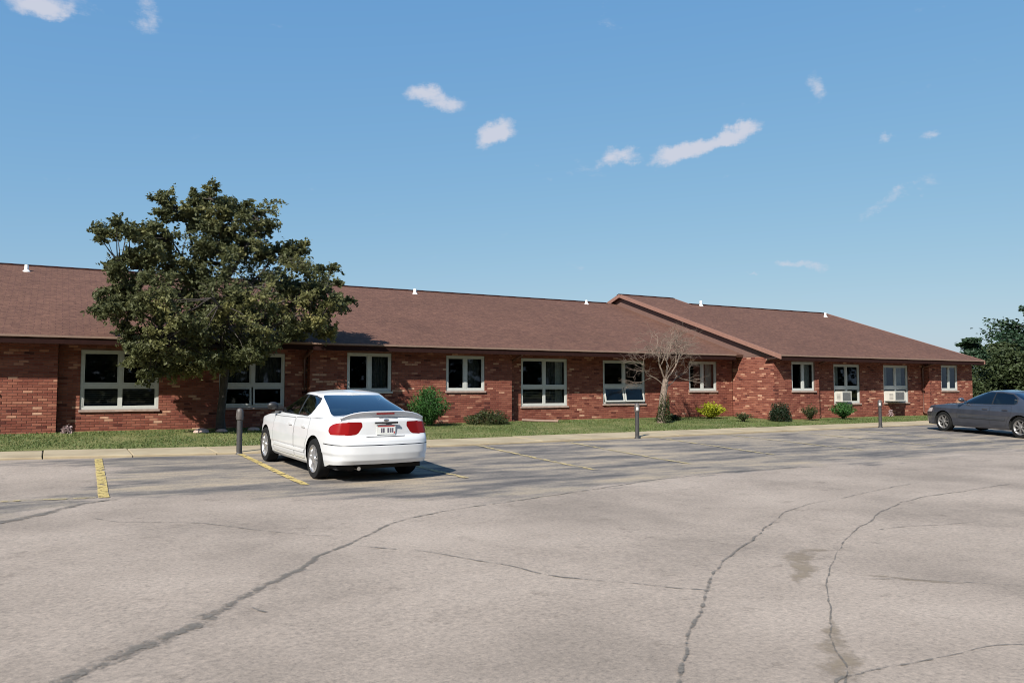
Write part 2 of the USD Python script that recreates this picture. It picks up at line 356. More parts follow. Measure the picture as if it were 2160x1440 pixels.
plain('mortar', (0.150, 0.078, 0.060), 0.95, var=0.25, scale=5, bump=0.3)
plain('gable_board', (0.125, 0.070, 0.056), 0.75, var=0.1)
plain('rake_paint', (0.215, 0.112, 0.084), 0.6, var=0.12)
plain('brown_trim', (0.022, 0.010, 0.009), 0.95, var=0.15, spec=0.05)
plain('soffit_paint', (0.045, 0.024, 0.020), 0.8)
plain('drip_metal', (0.20, 0.135, 0.105), 0.7, spec=0.2)
plain('downspout_paint', (0.115, 0.052, 0.038), 0.45)
plain('white_vinyl', (0.42, 0.43, 0.405), 0.42, var=0.05)
plain('sill_stone', (0.30, 0.22, 0.185), 0.85, var=0.2)
plain('room_wall', (0.17, 0.16, 0.145), 0.9)
plain('room_floor', (0.07, 0.055, 0.045), 0.9)
plain('curtain_cloth', (0.42, 0.44, 0.40), 0.9, var=0.2, scale=14)
plain('dark_curtain_cloth', (0.075, 0.080, 0.074), 0.95, var=0.3, scale=10)
plain('blind_slat_paint', (0.30, 0.30, 0.28), 0.7)
plain('pvc_white', (0.75, 0.74, 0.71), 0.5, var=0.06)
plain('ac_case', (0.46, 0.45, 0.41), 0.5, var=0.08)
plain('ac_grille', (0.12, 0.12, 0.12), 0.6)
plain('post_paint', (0.034, 0.032, 0.032), 0.55, var=0.3, scale=14)
plain('post_cap_paint', (0.070, 0.060, 0.055), 0.5, var=0.25, scale=14)
plain('reflector_white', (0.5, 0.5, 0.48), 0.35)
plain('bark', (0.040, 0.033, 0.028), 0.95, var=0.4, scale=11, bump=0.7)
plain('pale_bark', (0.165, 0.125, 0.098), 0.95, var=0.3, scale=12, bump=0.6)
plain('stone_pink', (0.42, 0.30, 0.255), 0.9, var=0.2, scale=15)
plain('black_rubber', (0.009, 0.009, 0.009), 0.9, var=0.3, spec=0.2)
plain('black_plastic', (0.014, 0.014, 0.015), 0.45)
plain('underbody', (0.012, 0.012, 0.012), 0.9)
plain('rim_alloy', (0.62, 0.62, 0.63), 0.32, metallic=0.85, var=0.1)
plain('rim_steel', (0.30, 0.29, 0.28), 0.45, metallic=0.7, var=0.2)
plain('chrome', (0.7, 0.7, 0.7), 0.12, metallic=1.0, var=0.02)
plain('seat_cloth', (0.055, 0.055, 0.055), 0.9)
plain('plate_white', (0.62, 0.63, 0.60), 0.5)
plain('plate_mark', (0.10, 0.09, 0.12), 0.6)
plain('plate_red', (0.38, 0.05, 0.05), 0.6)
plain('lamp_clear', (0.42, 0.36, 0.34), 0.15, coat=0.6)
mat('lamp_red', {'p': ('principled_bsdf', {'base_color': (0.21, 0.004, 0.004), 'roughness': 0.35, 'specular_ior_level': 0.2, 'coat_weight': 0.25, 'coat_roughness': 0.08})})
mat('lamp_dark_red', {'p': ('principled_bsdf', {'base_color': (0.155, 0.003, 0.003), 'roughness': 0.35, 'specular_ior_level': 0.2, 'coat_weight': 0.25, 'coat_roughness': 0.08})})
mat('white_car_paint', {'g': ('geometry', {}), 'n': ('noise_texture', {'scale': 3.0, 'detail': 3.0}), 'r': ('rgb_ramp', {'ramp': [(0.3, (0.50, 0.508, 0.515)), (0.7, (0.545, 0.552, 0.56))]}),
                        'p': ('principled_bsdf', {'roughness': 0.32, 'coat_weight': 0.8, 'coat_roughness': 0.04})}, [('g.position', 'n.vector'), ('n.fac', 'r.fac'), ('r.color', 'p.base_color')])
mat('blue_grey_car_paint', {'g': ('geometry', {}), 'n': ('noise_texture', {'scale': 4.0, 'detail': 3.0}), 'r': ('rgb_ramp', {'ramp': [(0.3, (0.040, 0.044, 0.056)), (0.7, (0.052, 0.056, 0.070))]}),
                            'p': ('principled_bsdf', {'roughness': 0.30, 'metallic': 0.35, 'coat_weight': 1.0, 'coat_roughness': 0.06})}, [('g.position', 'n.vector'), ('n.fac', 'r.fac'), ('r.color', 'p.base_color')])


def pane_look(name, tint, boost=1.0):
    mat(name, {'f': ('fresnel', {'IOR': 1.52}), 'k': ('math', {'math_type': 'multiply', 'value2': boost, 'use_clamp': True}), 't': ('transparent_bsdf', {'color': tint}), 'g': ('glossy_bsdf', {'color': (0.95, 0.97, 1.0), 'roughness': 0.02}), 'm': ('mix_closure', {})},
        [('f.fac', 'k.value1'), ('k.value', 'm.fac'), ('t.BSDF', 'm.closure1'), ('g.BSDF', 'm.closure2')], surface='m.closure')


pane_look('window_glass', (0.75, 0.78, 0.76))
pane_look('car_glass', (0.32, 0.38, 0.36), 1.5)
pane_look('car_rear_glass', (0.30, 0.42, 0.45), 2.2)

# roof shingles: tabs by position on the slope, each with its own tone
mat('roof_shingle', {
    'g': ('geometry', {}), 'mp': ('mapping', {'scale': (3.2, 6.8, 0.0)}), 'sep': ('separate_xyz', {}),
    'br': ('brick_texture', {'scale': 1.0, 'mortar_size': 0.035, 'mortar_smooth': 0.3, 'brick_width': 1.0, 'row_height': 1.0, 'color1': (0.112, 0.058, 0.041), 'color2': (0.090, 0.046, 0.034), 'mortar': (0.083, 0.040, 0.033), 'bias': 0.0}),
    'n': ('noise_texture', {'scale': 8.0, 'detail': 6.0, 'roughness': 0.8}), 'r': ('rgb_ramp', {'ramp': [(0.34, (0.66, 0.64, 0.63)), (0.5, (1.0, 1.0, 1.0)), (0.64, (1.32, 1.30, 1.26))]}),
    'big': ('noise_texture', {'scale': 0.35, 'detail': 4.0}), 'rb': ('rgb_ramp', {'ramp': [(0.3, (0.90, 0.90, 0.90)), (0.7, (1.08, 1.07, 1.07))]}),
    'ml': ('mix', {'mix_type': 'multiply', 'fac': 1.0}), 'ml2': ('mix', {'mix_type': 'multiply', 'fac': 1.0}),
    'b': ('bump', {'strength': 0.5, 'distance': 0.01}), 'p': ('principled_bsdf', {'roughness': 0.95, 'specular_ior_level': 0.2})},
    [('g.position', 'mp.vector'), ('mp.vector', 'br.vector'), ('g.position', 'n.vector'), ('g.position', 'big.vector'), ('n.fac', 'r.fac'), ('big.fac', 'rb.fac'), ('br.color', 'ml.color1'), ('r.color', 'ml.color2'),
     ('ml.color', 'ml2.color1'), ('rb.color', 'ml2.color2'), ('ml2.color', 'p.base_color'), ('br.fac', 'b.height'), ('b.normal', 'p.normal')])

# ------------------------------------------------------------------ ground, parking lot, walk, lawn
gx = np.array([-400, -120, -60, 0, 60, 120, 400.0]); gy = np.array([-400, -100, -40, 4, 12.7, 16.5, 18, 22.5, 60, 160, 500.0])
gz = np.where(gy < 17, zg(gy) - 0.10, np.interp(gy, [18, 22.5, 60, 500], [0.16, 0.36, 0.40, 0.4]))
X, Y = np.meshgrid(gx, gy); Z = np.repeat(gz[:, None], len(gx), 1)


def grid_faces(ny, nx):
    i = np.arange(ny - 1)[:, None] * nx + np.arange(nx - 1)[None]
    return np.stack([i, i + 1, i + 1 + nx, i + nx], -1).reshape(-1, 4)


g = MB().add(np.stack([X, Y, Z], -1).reshape(-1, 3), grid_faces(len(gy), len(gx)))
tag(obj('ground', g, 'soil_turf'), 'dry turf ground around the lot and building', kind='structure')

lot = thing('parking_lot', 'worn tan asphalt drive with darker patched parking bays and cracks', None, kind='structure')
# bay surface boundary (older, darker, patched asphalt towards the kerb)
BX = np.array([-40, -3, -0.4, 0.1, 0.7, 2.2, 3.6, 5.3, 7.6, 9.9, 12.6, 15, 18.5, 40.0])
BY = np.array([9.5, 10.0, 10.54, 11.1, 11.7, 11.3, 10.3, 9.25, 9.8, 10.2, 10.2, 10.4, 10.3, 10.0])
lx = np.concatenate([np.linspace(-60, -9, 18), np.arange(-8.5, 36, 0.2), np.linspace(37, 60, 12)])
ty = np.concatenate([np.linspace(-50, -1, 12), np.arange(-0.5, 16.0, 0.2)])
rows = []
for y in ty:
    rows.append(np.stack([lx, np.full_like(lx, y), zg(np.full_like(lx, y))], -1))
for k in np.linspace(0.08, 1, 10):
    yy = ty[-1] + (kerb_y(lx) - ty[-1]) * k
    rows.append(np.stack([lx, yy, zg(yy)], -1))
P = np.array(rows)
dist = P[..., 1] - np.interp(P[..., 0], BX, BY)
soft = np.interp(P[..., 0], [-5, 1, 3, 6, 9, 20], [0.5, 0.5, 1.4, 0.9, 1.4, 1.6])
tone = np.clip(0.5 + dist / soft * 0.35, -0.15, 0.92)
kd = kerb_y(P[..., 0]) - P[..., 1]
tone = np.where(kd < 0.9, tone - (0.9 - kd) * 0.35, tone)
tone -= 0.95 * np.exp(-((P[..., 0] + 0.9) / 2.0) ** 2) * np.exp(-((P[..., 1] - 14.5) / 2.6) ** 2)
P[..., 2] += 0.010 * (meshkit.fbm(P * [0.5, 0.5, 0], 3, 5) - 0.5)
mb = MB().add(P.reshape(-1, 3), grid_faces(P.shape[0], P.shape[1])); mb.tone = [tone.reshape(-1)]
obj('asphalt_surface', mb, 'asphalt', lot, smooth=True, tone=True)


def ribbon(pts, width, z_up=0.006, jit=0.03, seg=0.07, seed=0, taper=True, rough=0.9):
    pts = np.asarray(pts, float); r = np.random.default_rng(seed)
    d = np.concatenate([[0], np.cumsum(np.linalg.norm(np.diff(pts, axis=0), axis=1))])
    from scipy.interpolate import PchipInterpolator
    s = np.arange(0, d[-1], seg)
    c = np.stack([PchipInterpolator(d, pts[:, k])(s) for k in (0, 1)], 1)
    t = np.gradient(c, axis=0); t /= np.linalg.norm(t, axis=1, keepdims=True); n = np.stack([-t[:, 1], t[:, 0]], 1)
    wob = (meshkit.fbm(np.stack([s * 1.7, s * 0 + seed * 7.3, s * 0], 1), 4, 3) - 0.5) * 2
    c = c + n * (wob * jit * 2.2)[:, None]
    w = np.interp(s / d[-1], np.linspace(0, 1, len(np.atleast_1d(width))), np.atleast_1d(width)) / 2
    a = w * (1 - rough / 2 + rough * meshkit.fbm(np.stack([s * 6, s * 0 + 1.1 + seed, s * 0], 1), 3, 1)); b = w * (1 - rough / 2 + rough * meshkit.fbm(np.stack([s * 6, s * 0 + 8.1 + seed, s * 0], 1), 3, 2))
    if taper:
        e = np.minimum(1, np.minimum(s, d[-1] - s) / 0.3); a = a * e + 0.002; b = b * e + 0.002
    L_, R_ = c + n * a[:, None], c - n * b[:, None]
    v = np.empty((len(s), 5, 3))
    for k, q in enumerate((0.0, 0.25, 0.5, 0.75, 1.0)):
        v[:, k, :2] = R_ * (1 - q) + L_ * q
    v[..., 2] = zg(v[..., 1]) + z_up
    out = MB().add(v.reshape(-1, 3), grid_faces(len(s), 5)[:, ::-1])
    e = np.minimum(1, np.minimum(s, d[-1] - s) / (0.25 if taper else 0.01))
    out.tone = [(np.array([0.0, 0.7, 1.0, 0.7, 0.0])[None] * (e[:, None] if taper else 1)).reshape(-1)]
    return out


cracks = [
    ([(-0.25, 4.55), (0.08, 4.9), (0.5, 5.26), (0.81, 5.58), (1.1, 5.89), (1.45, 6.3), (1.88, 6.82), (2.31, 7.34), (2.81, 7.9), (3.47, 8.51), (4.3, 8.88), (5.26, 9.15), (6.66, 9.53), (8.62, 10.06), (10.54, 10.27), (12.8, 10.1)],
     (0.24, 0.20, 0.10, 0.06, 0.05, 0.05, 0.05, 0.06, 0.07, 0.08, 0.06)),
    ([(2.35, 7.55), (2.97, 6.94), (3.3, 6.32), (3.46, 6.01), (3.58, 5.57), (3.98, 5.05), (4.25, 4.75), (4.6, 4.5)], (0.02, 0.03, 0.032, 0.035, 0.03, 0.02, 0.015)),
    ([(2.6, 2.98), (2.9, 3.29), (3.29, 3.66), (3.8, 4.15), (4.36, 4.61), (5.18, 5.24), (5.86, 5.67), (6.85, 6.27), (8.46, 7.11), (9.76, 7.38), (12, 7.9)], (0.034, 0.036, 0.04, 0.034, 0.03, 0.024, 0.02, 0.022, 0.02, 0.02)),
    ([(3.4, 2.6), (3.65, 2.86), (4.35, 3.47), (5.03, 4.01), (5.81, 4.6), (6.84, 5.27), (8.1, 5.94), (9.67, 6.6), (11.19, 6.89), (13.25, 7.0)], (0.012, 0.015, 0.018, 0.022, 0.034, 0.036, 0.034, 0.03, 0.026)),
    ([(0.37, 10.58), (0.62, 9.92), (1.35, 9.47), (1.96, 8.58), (2.69, 7.85)], (0.02, 0.016, 0.024, 0.016, 0.02)),
    ([(1.17, 5.95), (1.26, 5.74), (1.38, 5.47)], (0.03, 0.04, 0.03)),
    ([(5.55, 4.36), (5.98, 4.1), (6.23, 3.86), (6.9, 3.2)], (0.012, 0.016, 0.012, 0.012)),
    ([(1.75, 6.55), (1.95, 6.63), (2.15, 6.55)], (0.05, 0.08, 0.03)),
    ([(-3.5, 9.4), (-0.9, 10.0), (-0.41, 10.5), (0.05, 11.0), (0.5, 11.55), (0.9, 11.75)], (0.12, 0.2, 0.26, 0.22, 0.12)),
    ([(3.2, 2.1), (3.75, 2.9), (4.6, 2.85), (5.4, 2.5)], (0.01, 0.03, 0.018, 0.012)),
    ([(7.5, 5.6), (8.6, 5.45), (9.4, 5.3)], (0.014, 0.02, 0.014)),
]
for i, (p, w) in enumerate(cracks):
    obj('crack', ribbon(p, np.array(w) * 1.15, 0.006 + 0.0015 * (i % 3), seed=i), 'crack_fill', lot, tone=True)
for i, (p, w) in enumerate([([(5.1, 4.2), (5.6, 4.65), (6.1, 5.05), (6.6, 5.2)], (0.05, 0.34, 0.40, 0.12)), ([(3.6, 2.75), (3.9, 3.0), (4.3, 3.4), (4.7, 3.75)], (0.30, 0.34, 0.16, 0.05)), ([(5.7, 4.45), (6.0, 4.2), (6.5, 3.7)], (0.08, 0.14, 0.03))]):
    obj('silt_patch', ribbon(p, w, 0.0045, 0.1, seed=40 + i), 'silt', lot, tone=True)
# bay stripes, 2.7 m apart
stripes = [((0.78, 17.1), (0.62, 11.85), 'yellow_paint', 0.13), ((3.32, 16.85), (3.32, 11.9), 'yellow_paint', 0.12), ((5.68, 16.6), (5.83, 11.6), 'worn_yellow_paint', 0.11), ((8.62, 16.6), (8.38, 11.6), 'worn_yellow_paint', 0.11),
           ((11.1, 16.6), (10.62, 11.6), 'faded_yellow_paint', 0.11), ((14.1, 16.7), (13.6, 12.2), 'faded_yellow_paint', 0.11), ((16.7, 16.8), (16.4, 12.1), 'faded_yellow_paint', 0.10), ((19.4, 16.9), (19.2, 12.1), 'faded_yellow_paint', 0.10),
           ((22.0, 17.1), (21.8, 12.1), 'faded_yellow_paint', 0.10), ((-0.55, 12.15), (0.55, 11.95), 'faded_yellow_paint', 0.10), ((-1.9, 17.8), (-2.0, 12.2), 'faded_yellow_paint', 0.10)]
for i, (a, b, look, w) in enumerate(stripes):
    obj('bay_stripe', ribbon([a, ((a[0] + b[0]) / 2, (a[1] + b[1]) / 2), b], w, 0.012, 0.004, 0.1, 70 + i, False, 0.12), look, lot)




walk = thing('pavement', 'tan concrete walk along the front of the parking bays', None, kind='structure')


def walk_w(x):
    return np.interp(x, [-10, 0, 10, 25, 40], [1.25, 1.35, 1.5, 1.25, 1.1])


xs = np.arange(-12.3, 36, 1.52)
for i in range(len(xs) - 1):
    a, b = xs[i] + 0.010, xs[i + 1] - 0.010
    m_ = (a + b) / 2; dz = rng.uniform(-0.008, 0.008)
    rows = []
    bot = [(x, kerb_y(x), 0.05) for x in (a, m_, b)] + [(x, kerb_y(x) + walk_w(x), 0.05) for x in (b, m_, a)]
    top0 = np.array([(x, kerb_y(x), 0.228 + dz) for x in (a, m_, b)] + [(x, kerb_y(x) + walk_w(x), 0.258 + dz) for x in (b, m_, a)])
    cen = top0.mean(0); top1 = top0 + (cen - top0) / np.linalg.norm(cen - top0, axis=1, keepdims=True) * 0.015 + [0, 0, 0.012]
    v = np.vstack([bot, top0, top1]); f = []
    for r in (0, 6):
        for k in range(6):
            k2 = (k + 1) % 6
            f.append((r + k, r + k2, r + 6 + k2, r + 6 + k))
    mbs = MB().add(v, f).add(top1, [(0, 1, 4, 5), (1, 2, 3, 4)])
    obj('paving_slab', mbs, 'concrete', walk)

lawn = thing('lawn', 'strip of short sunlit grass between walk and brick wall', None, kind='structure')
lx2 = np.arange(-14, 37, 0.5); rows = []
for k in np.linspace(0, 1, 14):
    y0 = kerb_y(lx2) + walk_w(lx2); y = y0 + (23.6 - y0) * k
    rows.append(np.stack([lx2, y, 0.265 + 0.165 * np.minimum(1, k * 1.1) + 0.02 * (meshkit.noise(np.stack([lx2, y, 0 * y], 1) * 1.3) - 0.5)], -1))
LP = np.array(rows)
obj('turf', MB().add(LP.reshape(-1, 3), grid_faces(*LP.shape[:2])), 'soil_turf', lawn, smooth=True)
NB = 90000
bx = rng.uniform(-6, 36, NB); k = rng.uniform(0, 1, NB) ** 1.0
by = kerb_y(bx) + walk_w(bx) + 0.01 + (22.95 - kerb_y(bx) - walk_w(bx)) * k
keep = (by < 20.85) | (bx < 23.2)
bx, by, k = bx[keep], by[keep], k[keep]
bz = 0.255 + 0.165 * np.minimum(1, (by - kerb_y(bx) - walk_w(bx)) / (23.6 - kerb_y(bx) - walk_w(bx)) * 1.1)
n = len(bx); ang = rng.uniform(0, 2 * math.pi, n); h = rng.uniform(0.02, 0.05, n) * (0.7 + 0.6 * meshkit.noise(np.stack([bx, by, by * 0], 1) * 0.8)); wd = rng.uniform(0.008, 0.02, n)
lean = rng.normal(0, 0.02, (n, 2))
v = np.empty((n, 3, 3))
v[:, 0] = np.stack([bx - np.cos(ang) * wd, by - np.sin(ang) * wd, bz], 1); v[:, 1] = np.stack([bx + np.cos(ang) * wd, by + np.sin(ang) * wd, bz], 1); v[:, 2] = np.stack([bx + lean[:, 0], by + lean[:, 1], bz + h], 1)
gr = obj('lawn_grass', MB().add(v.reshape(-1, 3), np.arange(3 * n).reshape(-1, 3)), 'grass_blade')
tag(gr, 'short green and straw coloured grass blades of the lawn strip', 'grass', kind='stuff')

# ------------------------------------------------------------------ the brick building
bld = thing('brick_building', 'long single-storey red brick building with brown shingle roof and white windows', 'building')
SEG = []   # facade runs: origin, direction along, outward normal, length, z0, z1, openings
ZB, ZT = 0.33, 2.74
win_specs = [  # name, wall y, x0, x1, z0, z1, kind
    ('big', 23.3, 0.60, 2.46, 0.975, 2.52, 'shut'), ('big', 23.3, 4.00, 5.81, 0.985, 2.52, 'ajar'), ('small', 23.0, 7.57, 8.97, 1.43, 2.585, 'white_sill'), ('small', 23.0, 10.82, 12.2, 1.44, 2.57, 'plain'),
    ('big', 23.3, 13.76, 15.64, 0.91, 2.545, 'curtain'), ('big', 23.3, 17.19, 19.12, 0.96, 2.53, 'open'), ('small', 23.0, 21.02, 22.44, 1.42, 2.55, 'curtain'),
    ('small', 20.9, 24.25, 25.55, 1.42, 2.53, 'curtain'), ('big', 21.2, 27.02, 28.62, 0.91, 2.48, 'ac'), ('big', 21.2, 30.15, 31.81, 0.92, 2.485, 'ac_two'), ('small', 20.9, 33.72, 34.93, 1.42, 2.525, 'plain'),
    ('small', 23.0, -3.0, -1.18, 1.43, 2.58, 'plain'),
]
runs = [(-9.0, 0.09, 23.0), (0.09, 6.45, 23.3), (6.45, 13.23, 23.0), (13.23, 19.95, 23.3), (19.95, 23.29, 23.0), (23.29, 25.78, 20.9), (25.78, 32.85, 21.2), (32.85, 36.05, 20.9)]
core = MB(); bricks = []
BL, BH, JT = 0.203, 0.057, 0.011
brng = np.random.default_rng(5)


def lay(course_z, a, b, put, off):
    """Running bond between a and b: calls put(u0, u1, z0, z1)."""
    u = math.floor((a - off) / (BL + JT)) * (BL + JT) + off
    while u < b:
        s, e = max(u, a + 0.004), min(u + BL, b - 0.004)
        if e - s > 0.03:
            put(s, e)
        u += BL + JT


def wall_run(a, b, openings, place, core_place):
    """place(u0,u1,z0,z1): a brick; core_place: the mortar behind. openings: (u0,u1,z0,z1)."""
    edges = sorted({a, b, *[o[0] for o in openings], *[o[1] for o in openings]})
    for u0, u1 in zip(edges[:-1], edges[1:]):
        o = [q for q in openings if q[0] <= u0 + 1e-6 and q[1] >= u1 - 1e-6]
        if o:
            core_place(u0, u1, ZB, o[0][2]); core_place(u0, u1, o[0][3], ZT)
        else:
            core_place(u0 + (0.012 if u0 == a else 0), u1 - (0.012 if u1 == b else 0), ZB, ZT)
    c, z = 0, ZB
    while z + BH < ZT:
        off = (0 if c % 2 == 0 else (BL + JT) / 2)
        cuts = [(q[0], q[1]) for q in openings if q[2] < z + BH - 0.01 and q[3] > z + 0.01]
        pos = a
        for q in sorted(cuts) + [(b, b)]:
            if q[0] > pos:
                lay(z, pos, q[0], lambda s, e, z=z: place(s, e, z, z + BH), off)
            pos = q[1]
        c += 1; z += BH + JT


def tone_of():
    t = 0.18 + 0.62 * brng.beta(3.5, 4.0)
    r = brng.random()
    return 0.78 + 0.2 * brng.random() if r < 0.10 else (0.12 if r < 0.15 else t)


def brick_mesh(c0, c1, axis, front, sgn):
    """The five visible sides of a brick, its edges slightly eased. axis 'y': faces -y at y=front; axis 'x': faces -x at x=front."""
    (u0, z0), (u1, z1) = c0, c1
    e = 0.004; d = 0.05; j = brng.normal(0, 0.0012)
    o = [(u0, z0, d), (u1, z0, d), (u1, z1, d), (u0, z1, d), (u0, z0, e), (u1, z0, e), (u1, z1, e), (u0, z1, e), (u0 + e, z0 + e, 0), (u1 - e, z0 + e, 0), (u1 - e, z1 - e, 0), (u0 + e, z1 - e, 0)]
    if axis == 'y':
        v = [(u, front + t + j, z) for u, z, t in o]
    elif axis == 'x':
        v = [(front + t + j, u, z) for u, z, t in o]
    else:  # faces +x
        v = [(front - t + j, u, z) for u, z, t in o]
    f = [(8, 9, 10, 11), (4, 5, 9, 8), (5, 6, 10, 9), (6, 7, 11, 10), (7, 4, 8, 11), (0, 1, 5, 4), (1, 2, 6, 5), (2, 3, 7, 6), (3, 0, 4, 7)]
    if axis == 'x':
        f = [q[::-1] for q in f]
    return np.array(v), np.array(f)


JD = 0.009  # joints lie this far behind the brick faces
for (a, b, y) in runs:
    ops = [(w[2], w[3], w[4], w[5]) for w in win_specs if abs(w[1] - y) < 1e-6 and a < w[2] < b]
    wall_run(a, b, ops, lambda s, e, z0, z1, y=y: bricks.append((brick_mesh((s, z0), (e, z1), 'y', y, 1), tone_of(), np.array([(s + e) / 2, y, (z0 + z1) / 2]), (e - s) * (z1 - z0), np.array([0, -1.0, 0]))),
             lambda s, e, z0, z1, y=y: core.box(s, e, y + JD, y + 0.30, z0, z1))
# short returns where bays step in and out, and the end of the projecting wing
for (x, y0, y1, facing) in [(0.09, 23.0, 23.3, 'X'), (6.45, 23.0, 23.3, 'x'), (13.23, 23.0, 23.3, 'X'), (19.95, 23.0, 23.3, 'x'), (23.29, 20.9, 23.0, 'x'), (25.78, 20.9, 21.2, 'X'), (32.85, 20.9, 21.2, 'x'), (36.05, 20.9, 39.0, 'X')]:
    sg = 1 if facing == 'x' else -1
    if y1 - y0 > 1:
        wall_run(y0, y1, [], lambda s, e, z0, z1, x=x, facing=facing, sg=sg: bricks.append((brick_mesh((s, z0), (e, z1), facing, x, 1), tone_of(), np.array([x, (s + e) / 2, (z0 + z1) / 2]), (e - s) * (z1 - z0), np.array([-sg, 0.0, 0]))),
                 lambda s, e, z0, z1, x=x, sg=sg: core.box(min(x + sg * JD, x + sg * 0.3), max(x + sg * JD, x + sg * 0.3), s + 0.012, e, z0, z1))
    else:
        wall_run(y0, y1, [], lambda s, e, z0, z1, x=x, facing=facing, sg=sg: bricks.append((brick_mesh((s, z0), (e, z1), facing, x, 1), tone_of(), np.array([x, (s + e) / 2, (z0 + z1) / 2]), (e - s) * (z1 - z0), np.array([-sg, 0.0, 0]))),
                 lambda s, e, z0, z1, x=x, sg=sg: core.box(min(x + sg * JD, x + sg * 0.28), max(x + sg * JD, x + sg * 0.28), s + 0.015, e + 0.012, z0, z1))
# rear and left walls that close the building
core.box(-9.0, 35.7, 38.7, 39.0, ZB, ZT); core.box(-9.0, -8.7, 23.4, 38.6, ZB, ZT)
obj('wall', core, 'mortar', bld)


def apparent(c, area, nrm):
    q = c - EYE; z = q @ FW
    u, v_ = 1080 + 1680 * (q @ RT) / z, 720 - 1680 * (q @ UP) / z
    inside = 5 < u < 2160
    return area * max(0, -(q @ nrm)) / np.linalg.norm(q) ** 3 if inside else 0


order = sorted(range(len(bricks)), key=lambda i: -apparent(bricks[i][2], bricks[i][3], bricks[i][4]))
rest = MB()
for r, i in enumerate(order):
    (v, f), t = bricks[i][0], bricks[i][1]
    if r < 300:
        obj('brick', MB().add(v, f, t), 'brick_face', bld, tone=True)
    else:
        rest.add(v, f, t)
tag(obj('brickwork', rest, 'brick_face', bld, tone=True), kind='stuff')

# rooms behind the windows
room = MB()
for y, a, b in ((23.32, -8.6, 23.2), (21.25, 23.65, 35.7)):
    room.box(a, b, y + 4.2, y + 4.3, 0.35, 2.73)
for x in (-5.0, 3.25, 6.7, 9.9, 13.0, 16.4, 19.8, 23.25):
    room.box(x - 0.05, x + 0.05, 23.35, 27.5, 0.35, 2.73)
for x in (26.2, 29.4, 32.6, 35.6):
    room.box(x - 0.05, x + 0.05, 21.55, 25.45, 0.35, 2.73)
obj('room_partition', room, 'room_wall', bld)
obj('room_floor', MB().box(-8.6, 23.3, 23.33, 38.6, 0.28, 0.345).box(23.6, 35.7, 21.23, 23.3, 0.28, 0.345).box(23.7, 35.7, 23.3, 38.6, 0.28, 0.342), 'room_floor', bld)
obj('room_ceiling', MB().box(-8.6, 23.3, 23.33, 38.6, 2.75, 2.79).box(23.62, 35.7, 21.23, 38.6, 2.75, 2.79), 'room_wall', bld)


def frame_ring(mb, x0, x1, z0, z1, w, y0, y1):
    mb.box(x0, x0 + w, y0, y1, z0, z1); mb.box(x1 - w, x1, y0, y1, z0, z1)
    mb.box(x0 + w, x1 - w, y0, y1, z0, z0 + w); mb.box(x0 + w, x1 - w, y0, y1, z1 - w, z1)


def curtain(x0, x1, z0, z1, y):
    n = max(8, int((x1 - x0) / 0.03)); xx = np.linspace(x0, x1, n); yy = y + 0.025 * np.sin(np.arange(n) * 1.9) + 0.01 * np.sin(np.arange(n) * 0.7)
    v = np.vstack([np.stack([xx, yy, np.full(n, z0)], 1), np.stack([xx, yy, np.full(n, z1)], 1)])
    f = [(i, i + 1, n + i + 1, n + i) for i in range(n - 1)]
    return MB().add(v, f)


